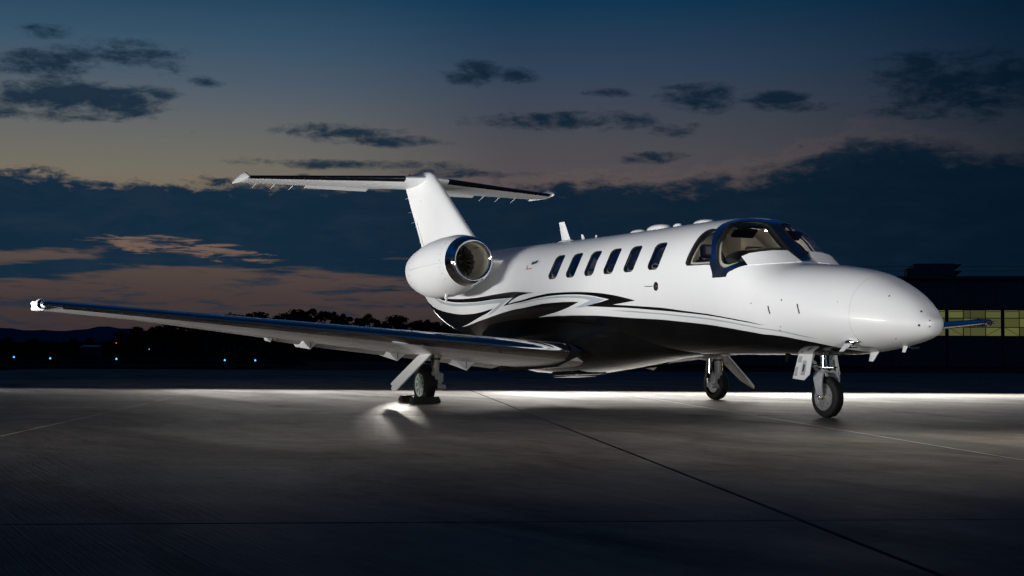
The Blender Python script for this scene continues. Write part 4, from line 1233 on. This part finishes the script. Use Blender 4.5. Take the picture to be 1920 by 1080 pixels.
for s in (-1, 1):
    d_ = obj('nose_gear_door', MB().prism([(5.60, s * .17, .70), (5.36, s * .17, .705), (5.33, s * .235, .42), (5.53, s * .235, .405), (5.60, s * .215, .47)], (0, s * -.014, 0)), M['white'], jet, bevel=.004)
    obj('door_frame', MB().tube([(5.575, s * .158, .68), (5.565, s * .20, .48), (5.52, s * .216, .425), (5.35, s * .216, .435)], .014, 8), M['white'], d_, smooth=60)
    for (xa, xb, za, zb, mm) in ((5.38, 5.44, .60, .67, 'grey'), (5.47, 5.53, .46, .62, 'grey'), (5.36, 5.40, .45, .55, 'grey'), (5.49, 5.515, .50, .58, 'seal')):
        yy = lambda z: s * (.17 + (.70 - z) * .232)
        e_ = s * (.006 if mm == 'grey' else .009)
        obj('door_bracket', MB().hexa([(xa, yy(za), za), (xb, yy(za), za), (xb, yy(zb), zb), (xa, yy(zb), zb), (xa, yy(za) + e_, za), (xb, yy(za) + e_, za), (xb, yy(zb) + e_, zb), (xa, yy(zb) + e_, zb)]), M[mm], d_)
    obj('door_hinge', MB().prism([(5.62, s * .15, .73), (5.42, s * .15, .73), (5.45, s * .15, .66), (5.56, s * .15, .62)], (0, s * -.02, 0)), M['grey'], d_, bevel=.004)
    obj('door_link', MB().tube([(5.57, s * .05, .58), (5.50, s * .19, .55)], .010, 8), M['steel'], d_)
obj('nose_bay_shade', MB().box((5.72, 0, .688), (.62, .26, .012)), M['seal'], jet)  # flat dark plate colours in the shade of the gear bay
obj('taxi_light', MB().lathe([(.0, .0), (.0, .045), (.03, .05), (.05, .03)], (5.30, -.02, .70), 'z', 14), M['seal'], jet, smooth=50)
obj('belly_antenna', MB().loft([[(4.95 + a, b, .69) for a, b in ((-.05, -.01), (.05, -.01), (.05, .01), (-.05, .01))], [(4.92 + a, b, .60) for a, b in ((-.03, -.006), (.02, -.006), (.02, .006), (-.03, .006))]]), M['boot'], jet)

# ---- chocks at the near main wheel
def chock(name, x, y, w_, label):
    root = tag(empty(name, (x, y, 0)), label, 'chock', 'rubber wheel chocks at the near main wheel')
    sec_ = [(-.075, .004), (.075, .004), (.055, .055), (.02, .092), (-.02, .092), (-.055, .055)]
    obj('chock_block', MB().loft([[(a, yy, b) for a, b in sec_] for yy in (-w_ / 2, w_ / 2)]), M['chock'], root, bevel=.008)
    for s in (-1, 1):
        obj('end_cap', MB().loft([[(a * .8, s * (w_ / 2 + .002), .045 + (b - .045) * .75) for a, b in sec_], [(a * .7, s * (w_ / 2 + .012), .045 + (b - .045) * .6) for a, b in sec_]]), M['chock'], root)
    return root
chock('wheel_chock', .37, -2.55, .40, 'black rubber bar chock in front of the near main wheel')
chock('wheel_chock', -.33, -2.40, .44, 'black rubber bar chock behind the near main wheel')

# ------------------------------------------------------------------ hangar across the ramp
M['cladding'] = vary(mat('dark_ribbed_cladding', rough=0.6), 0.8, (0.17, 0.15, 0.12), (0.23, 0.205, 0.17))
M['clad2'] = vary(mat('dark_door_steel', rough=0.55), 0.9, (0.14, 0.122, 0.10), (0.19, 0.167, 0.135))
M['mullion'] = mat('black_mullion', (0.012, 0.012, 0.012), 0.5)
paneM = []
for k, (c, e) in enumerate((((.60, .62, .17), .17), ((.55, .57, .15), .12), ((.58, .60, .20), .145), ((.48, .50, .14), .10))):
    paneM.append(mat('lit_frosted_pane', (.3, .3, .2), .3, emit=c, es=e))
HO = at(1600, 86.0)
HD = (at(1900, 86.0 * 0.985) - HO).normalized()          # along the wall, to the right
HB = Vector((-HD.y, HD.x, 0))
if HB.dot(Vector((fh.x, fh.y, 0))) < 0:
    HB = -HB
hangar = tag(empty('hangar', HO), 'dark metal aircraft hangar with lit yellow-green windows behind the nose', 'hangar')
def hp(a, b, z):
    return HD * a + HB * b + Vector((0, 0, z))
def hbox(name, a0, a1, b0, b1, z0, z1, m, par, bevel=0):
    mb_ = MB().hexa([hp(a0, b0, z0), hp(a1, b0, z0), hp(a1, b1, z0), hp(a0, b1, z0), hp(a0, b0, z1), hp(a1, b0, z1), hp(a1, b1, z1), hp(a0, b1, z1)])
    return obj(name, mb_, m, par, bevel=bevel)
UPX = 86.0 / FPX                                          # metres of wall per reference unit
HL, HR, HT = -14.0, 22.0, 5.25
wall = hbox('wall', HL, HR, 0.6, 30, -.1, HT, M['cladding'], hangar)
hbox('roof_edge', HL - .15, HR + .15, .35, 30.2, HT, HT + .16, M['clad2'], hangar)
# ribs of the upper cladding
a = HL
while a < HR:
    hbox('cladding_rib', a, a + .10, .555, .60, 3.65, HT, M['cladding'], wall)
    a += .42
hbox('door_track', HL, HR, .30, .62, 3.42, 3.62, M['clad2'], hangar)
hbox('door_sill', HL, HR, .20, .62, -.02, .05, mat('sill_rust', (.09, .06, .025), .8), hangar)
a0 = (1672 - 1600) * UPX
LW = 100.5 * UPX
z0_, z1_ = 1.87, 3.44
for leaf in range(-5, 6):
    x0 = a0 + leaf * LW
    if x0 > HR - LW or x0 < HL:
        continue
    dl = hbox('hangar_door', x0 + .03, x0 + LW - .03, .42, .56, .06, 1.84, M['clad2'], hangar)
    k = x0 + .12
    while k < x0 + LW - .1:
        hbox('door_rib', k, k + .05, .395, .42, .08, 1.82, M['clad2'], dl)
        k += .30
    if leaf < 0:
        hbox('upper_panel', x0 + .03, x0 + LW - .03, .42, .56, 1.87, 3.42, M['clad2'], dl)
        continue
    cols = [x0 + .08, x0 + .08 + .86, x0 + .08 + .86 + 1.27, x0 + LW - .08]
    rows = [z0_, z0_ + .52, z0_ + 1.06, z1_ - .03]
    win = hbox('window_band', x0 + .03, x0 + LW - .03, .50, .56, z0_ - .03, z1_, M['mullion'], dl)
    for i in range(3):
        for j in range(3):
            hbox('pane', cols[i] + .03, cols[i + 1] - .03, .46, .50, rows[j] + .025, rows[j + 1] - .025, paneM[(leaf * 2 + i * 3 + j * 5) % 4], win)
    hbox('mullion', cols[1] + .38, cols[1] + .41, .43, .46, z0_, z1_ - .03, M['mullion'], win)
    for i in (0, 2):
        hbox('cross_bar', cols[i] + .05, cols[i + 1] - .05, .43, .455, rows[2] + .37, rows[2] + .40, M['mullion'], win)
        q = [hp(cols[i] + .05, .44, rows[0] + (.48 if i else .05)), hp(cols[i + 1] - .05, .44, rows[0] + (.05 if i else .48))]
        if i == 0:
            q = [hp(cols[i] + .05, .44, rows[0] + .48), hp(cols[i + 1] - .05, .44, rows[0] + .05)]
        else:
            q = [hp(cols[i] + .05, .44, rows[0] + .05), hp(cols[i + 1] - .05, .44, rows[0] + .48)]
        obj('brace', MB().tube(q, .014, 6), M['mullion'], win)
# rooftop air handler with two slanted hoods
ra, rb = (1720 - 1600) * UPX, (1796 - 1600) * UPX
un = hbox('roof_unit', ra, rb, 2.2, 4.4, HT + .16, HT + 1.02, M['clad2'], hangar, bevel=.03)
hbox('unit_side_box', ra - .36, ra, 2.5, 4.0, HT + .2, HT + .75, M['clad2'], un)
for z in (HT + .2, HT + .62):
    P_ = [hp(rb, 2.3, z), hp(rb, 4.3, z), hp(rb + .42, 4.3, z + .34), hp(rb + .42, 2.3, z + .34), hp(rb, 2.3, z + .36), hp(rb, 4.3, z + .36), hp(rb + .42, 4.3, z + .36), hp(rb + .42, 2.3, z + .36)]
    obj('unit_hood', MB().hexa(P_), M['mullion'], un)
for k in range(4):
    hbox('unit_vent', ra + .35 + k * .5, ra + .45 + k * .5, 2.17, 2.2, HT + .5, HT + .62, M['mullion'], un)
for q in (.35, .62):
    obj('guard_rail', MB().tube([hp(HL, 1.2, HT + .16 + q), hp(HR, 1.2, HT + .16 + q)], .012, 6), M['clad2'], hangar)

# ------------------------------------------------------------------ trees along the field edge
M['leaf'] = vary(mat('dark_foliage', rough=0.8, spec=0.1), 0.8, (0.020, 0.030, 0.014), (0.040, 0.055, 0.022))
M['bark'] = vary(mat('bark', rough=0.9), 2.0, (0.03, 0.024, 0.018), (0.05, 0.04, 0.03))
rng = random.Random(11)
def crown_mesh(h, w_, nleaf, seed, poplar=False):
    r_ = random.Random(seed)
    lobes = []
    for k in range(22):
        t = r_.random()
        z = h * (.28 + .62 * t)
        rad = w_ * (.55 if poplar else .75) * math.sin(PI * (.18 + .72 * t)) * r_.uniform(.45, 1.0)
        a = r_.uniform(0, 2 * PI)
        lobes.append((Vector((math.cos(a) * rad * .8, math.sin(a) * rad * .8, z)), w_ * r_.uniform(.10, .30)))
    V, F_ = [], []
    for k in range(nleaf):
        c, R_ = r_.choice(lobes)
        d = Vector((r_.gauss(0, 1), r_.gauss(0, 1), r_.gauss(0, .9))).normalized() * R_ * (r_.random() ** .45)
        p = c + d
        s = r_.uniform(.08, .20)
        u_ = Vector((r_.gauss(0, 1), r_.gauss(0, 1), r_.gauss(0, 1))).normalized()
        v_ = u_.orthogonal().normalized()
        o = len(V)
        V += [p - u_ * s, p + v_ * s * .7, p + u_ * s, p - v_ * s * .7]
        F_.append((o, o + 1, o + 2, o + 3))
    me = bpy.data.meshes.new('crown')
    me.from_pydata([tuple(q) for q in V], [], F_)
    me.materials.append(M['leaf'])
    tr = MB().tube([(0, 0, 0), (.05, 0, h * .3), (.0, .06, h * .6), (.04, 0, h * .85)], [h * .03, h * .022, h * .014, h * .005], 8)
    for k in range(6):
        c, R_ = lobes[k]
        tr.tube([(.03, .02, c.z * .55), tuple((c + Vector((.03, .02, c.z * .55))) / 2 + Vector((0, 0, .1))), tuple(c)], [h * .012, h * .008, h * .003], 6)
    mt = bpy.data.meshes.new('trunk')
    mt.from_pydata(tr.v, [], tr.f)
    mt.materials.append(M['bark'])
    return me, mt
CROWNS = [crown_mesh(6, 2.6, 2300, 1), crown_mesh(6, 3.1, 2600, 2), crown_mesh(6, 2.2, 2000, 3), crown_mesh(6, 3.4, 2600, 4), crown_mesh(6, 1.8, 1700, 5, True)]
TREES = [(-40, 640, 0), (14, 634, 1), (62, 637, 3), (100, 644, 2), (138, 637, 1), (170, 634, 2), (200, 640, 0), (232, 624, 3), (262, 617, 1), (292, 615, 3), (322, 612, 1), (352, 606, 3), (384, 600, 1), (415, 598, 0), (447, 594, 3),
         (480, 592, 1), (512, 596, 2), (540, 592, 3), (566, 588, 1), (592, 585, 0), (622, 586, 4), (650, 593, 2), (676, 598, 4), (694, 594, 0), (722, 606, 2), (746, 598, 1), (775, 606, 3), (800, 603, 2), (826, 608, 0), (852, 604, 1), (878, 608, 3), (905, 606, 2), (935, 610, 1)]
where = ['beside the far left edge of the field', 'left of the grey shed', 'behind the grey shed', 'between the shed and the wing', 'above the outer half of the near wing', 'above the middle of the near wing', 'behind the near wing and engine', 'low behind the tail cone']
words_n = ['first', 'second', 'third', 'fourth', 'fifth', 'sixth', 'seventh', 'eighth', 'ninth', 'tenth', 'eleventh', 'twelfth', 'thirteenth', 'fourteenth', 'fifteenth', 'sixteenth', 'seventeenth', 'eighteenth', 'nineteenth', 'twentieth',
           'twenty-first', 'twenty-second', 'twenty-third', 'twenty-fourth', 'twenty-fifth', 'twenty-sixth', 'twenty-seventh', 'twenty-eighth', 'twenty-ninth', 'thirtieth', 'thirty-first', 'thirty-second', 'thirty-third']
shape_n = ['rounded', 'broad bushy', 'slim', 'wide spreading', 'narrow upright']
for k, (px, py, kind) in enumerate(TREES):
    d = 235 + 45 * rng.random()
    hz = 663 + .006 * (px - 960)
    hgt = (hz - py) / FPX * d + CAM.z
    me, mt = CROWNS[kind]
    root = tag(empty('tree', at(px, d, -.06)), 'dark %s tree at dusk, %s from the left along the field edge' % (shape_n[kind], words_n[k]), 'tree', 'trees along the field edge')
    s = hgt / 5.3
    root.scale = (s * 1.25, s * 1.25, s)
    root.rotation_euler = (0, 0, rng.uniform(0, 6.28))
    link('crown', me, None, root)
    link('trunk', mt, None, root)
# hedge mass closing the gaps at the foot of the trees
V, F_ = [], []
for k in range(9000):
    px = rng.uniform(-80, 990)
    d = rng.uniform(285, 300)
    top = np.interp(px, [-80, 200, 300, 600, 990], [2.2, 2.4, 4.6, 5.6, 5.0])
    p = at(px, d, rng.random() ** .8 * top)
    s = rng.uniform(.25, .5)
    u_ = Vector((rng.gauss(0, 1), rng.gauss(0, 1), rng.gauss(0, 1))).normalized()
    v_ = u_.orthogonal().normalized()
    o = len(V)
    V += [tuple(p - u_ * s), tuple(p + v_ * s), tuple(p + u_ * s), tuple(p - v_ * s)]
    F_.append((o, o + 1, o + 2, o + 3))
tag(obj('undergrowth', MB().add(V, F_), M['leaf']), 'dense dark undergrowth beneath the trees along the field edge', 'undergrowth', kind='stuff')

# ------------------------------------------------------------------ mountains
M['mountain'] = vary(mat('haze_blue_mountain', rough=1.0, spec=0.0), 0.002, (0.06, 0.13, 0.20), (0.08, 0.15, 0.22))  # distance haze is put into the base colour as blue
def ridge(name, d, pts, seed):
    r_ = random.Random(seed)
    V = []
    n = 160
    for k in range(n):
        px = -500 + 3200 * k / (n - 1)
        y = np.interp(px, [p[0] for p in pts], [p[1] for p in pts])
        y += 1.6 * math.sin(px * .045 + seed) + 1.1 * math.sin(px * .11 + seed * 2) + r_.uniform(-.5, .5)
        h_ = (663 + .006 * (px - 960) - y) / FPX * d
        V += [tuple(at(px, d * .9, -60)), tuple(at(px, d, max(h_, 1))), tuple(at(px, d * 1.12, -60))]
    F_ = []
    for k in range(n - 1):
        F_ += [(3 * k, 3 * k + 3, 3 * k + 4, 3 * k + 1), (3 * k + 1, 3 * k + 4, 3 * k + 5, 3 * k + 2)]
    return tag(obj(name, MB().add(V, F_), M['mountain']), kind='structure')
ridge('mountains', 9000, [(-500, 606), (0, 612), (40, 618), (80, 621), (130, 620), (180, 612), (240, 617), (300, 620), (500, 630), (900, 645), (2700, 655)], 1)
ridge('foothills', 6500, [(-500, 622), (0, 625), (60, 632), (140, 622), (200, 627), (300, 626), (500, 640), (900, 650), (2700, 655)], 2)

# ------------------------------------------------------------------ field details
sp = at(168, 190, -.06)
shed = tag(empty('shed', sp), 'small grey flat-roofed shed at the field edge below the trees', 'shed')
M['shedwall'] = mat('shed_wall', (.07, .075, .08), .8)
M['shedroof'] = mat('shed_roof', (.20, .23, .26), .5)
dirx = Vector((rh.x, rh.y, 0))
diry = Vector((fh.x, fh.y, 0))
def sb(name, a0, a1, b0, b1, z0, z1, m, z2=None):
    g = lambda a, b, z: dirx * a + diry * b + Vector((0, 0, z))
    z2 = z1 if z2 is None else z2
    return obj(name, MB().hexa([g(a0, b0, z0), g(a1, b0, z0), g(a1, b1, z0), g(a0, b1, z0), g(a0, b0, z1), g(a1, b0, z1), g(a1, b1, z2), g(a0, b1, z2)]), m, shed)
sb('wall', -1.05, 1.05, 0, 1.8, -.1, 1.15, M['shedwall'], 1.35)
sb('roof', -1.2, 1.2, -.2, 2.0, 1.22, 1.30, M['shedroof'], 1.52)
M['blue'] = mat('blue_taxi_lens', (.02, .08, .5), .2, emit=(.05, .35, 1.0), es=3.0)
M['redlamp'] = mat('red_lamp', (.4, .01, .01), .2, emit=(1.0, .04, .03), es=2.2)
M['palelamp'] = mat('pale_lamp', (.5, .5, .5), .2, emit=(.8, .85, 1.0), es=.6)
def lamp(name, px, d, z, r_, m, label, cat, group=None, z0=-.06):
    root = tag(empty(name, at(px, d, z0)), label, cat, group)
    obj('stem', MB().tube([(0, 0, 0), (0, 0, z - z0)], max(.02, r_ * .35), 8), M['bark'], root)
    obj('base', MB().lathe([(0, .0), (0, r_ * 1.4), (.03, r_ * 1.2), (.04, 0)], (0, 0, 0), 'z', 12), M['bark'], root)
    obj('lens', MB().lathe([(0, r_ * .8), (r_ * .6, r_), (r_ * 1.4, r_ * .8), (r_ * 2, .01)], (0, 0, z - z0 - .01), 'z', 12), m, root, smooth=60)
lamp('taxiway_light', 28, 95, .22, .055, M['blue'], 'blue taxiway edge light nearest the left edge of the picture', 'taxiway light', 'blue taxiway lights')
lamp('taxiway_light', 96, 82, .22, .05, M['blue'], 'blue taxiway edge light in the grass below the left wing tip', 'taxiway light', 'blue taxiway lights')
lamp('taxiway_light', 220, 80, .22, .05, M['blue'], 'blue taxiway edge light to the right of the shed', 'taxiway light', 'blue taxiway lights')
lamp('taxiway_light', 423, 75, .22, .046, M['blue'], 'left one of the close pair of blue taxiway lights', 'taxiway light', 'blue taxiway lights')
lamp('taxiway_light', 480, 75, .22, .046, M['blue'], 'right one of the close pair of blue taxiway lights', 'taxiway light', 'blue taxiway lights')
lamp('obstruction_light', 219, 200, 1.75, .07, M['redlamp'], 'tiny red obstruction light among the dark trees', 'beacon')
lamp('yard_light', 281, 200, .95, .07, M['palelamp'], 'small pale yard light low among the trees', 'lamp')
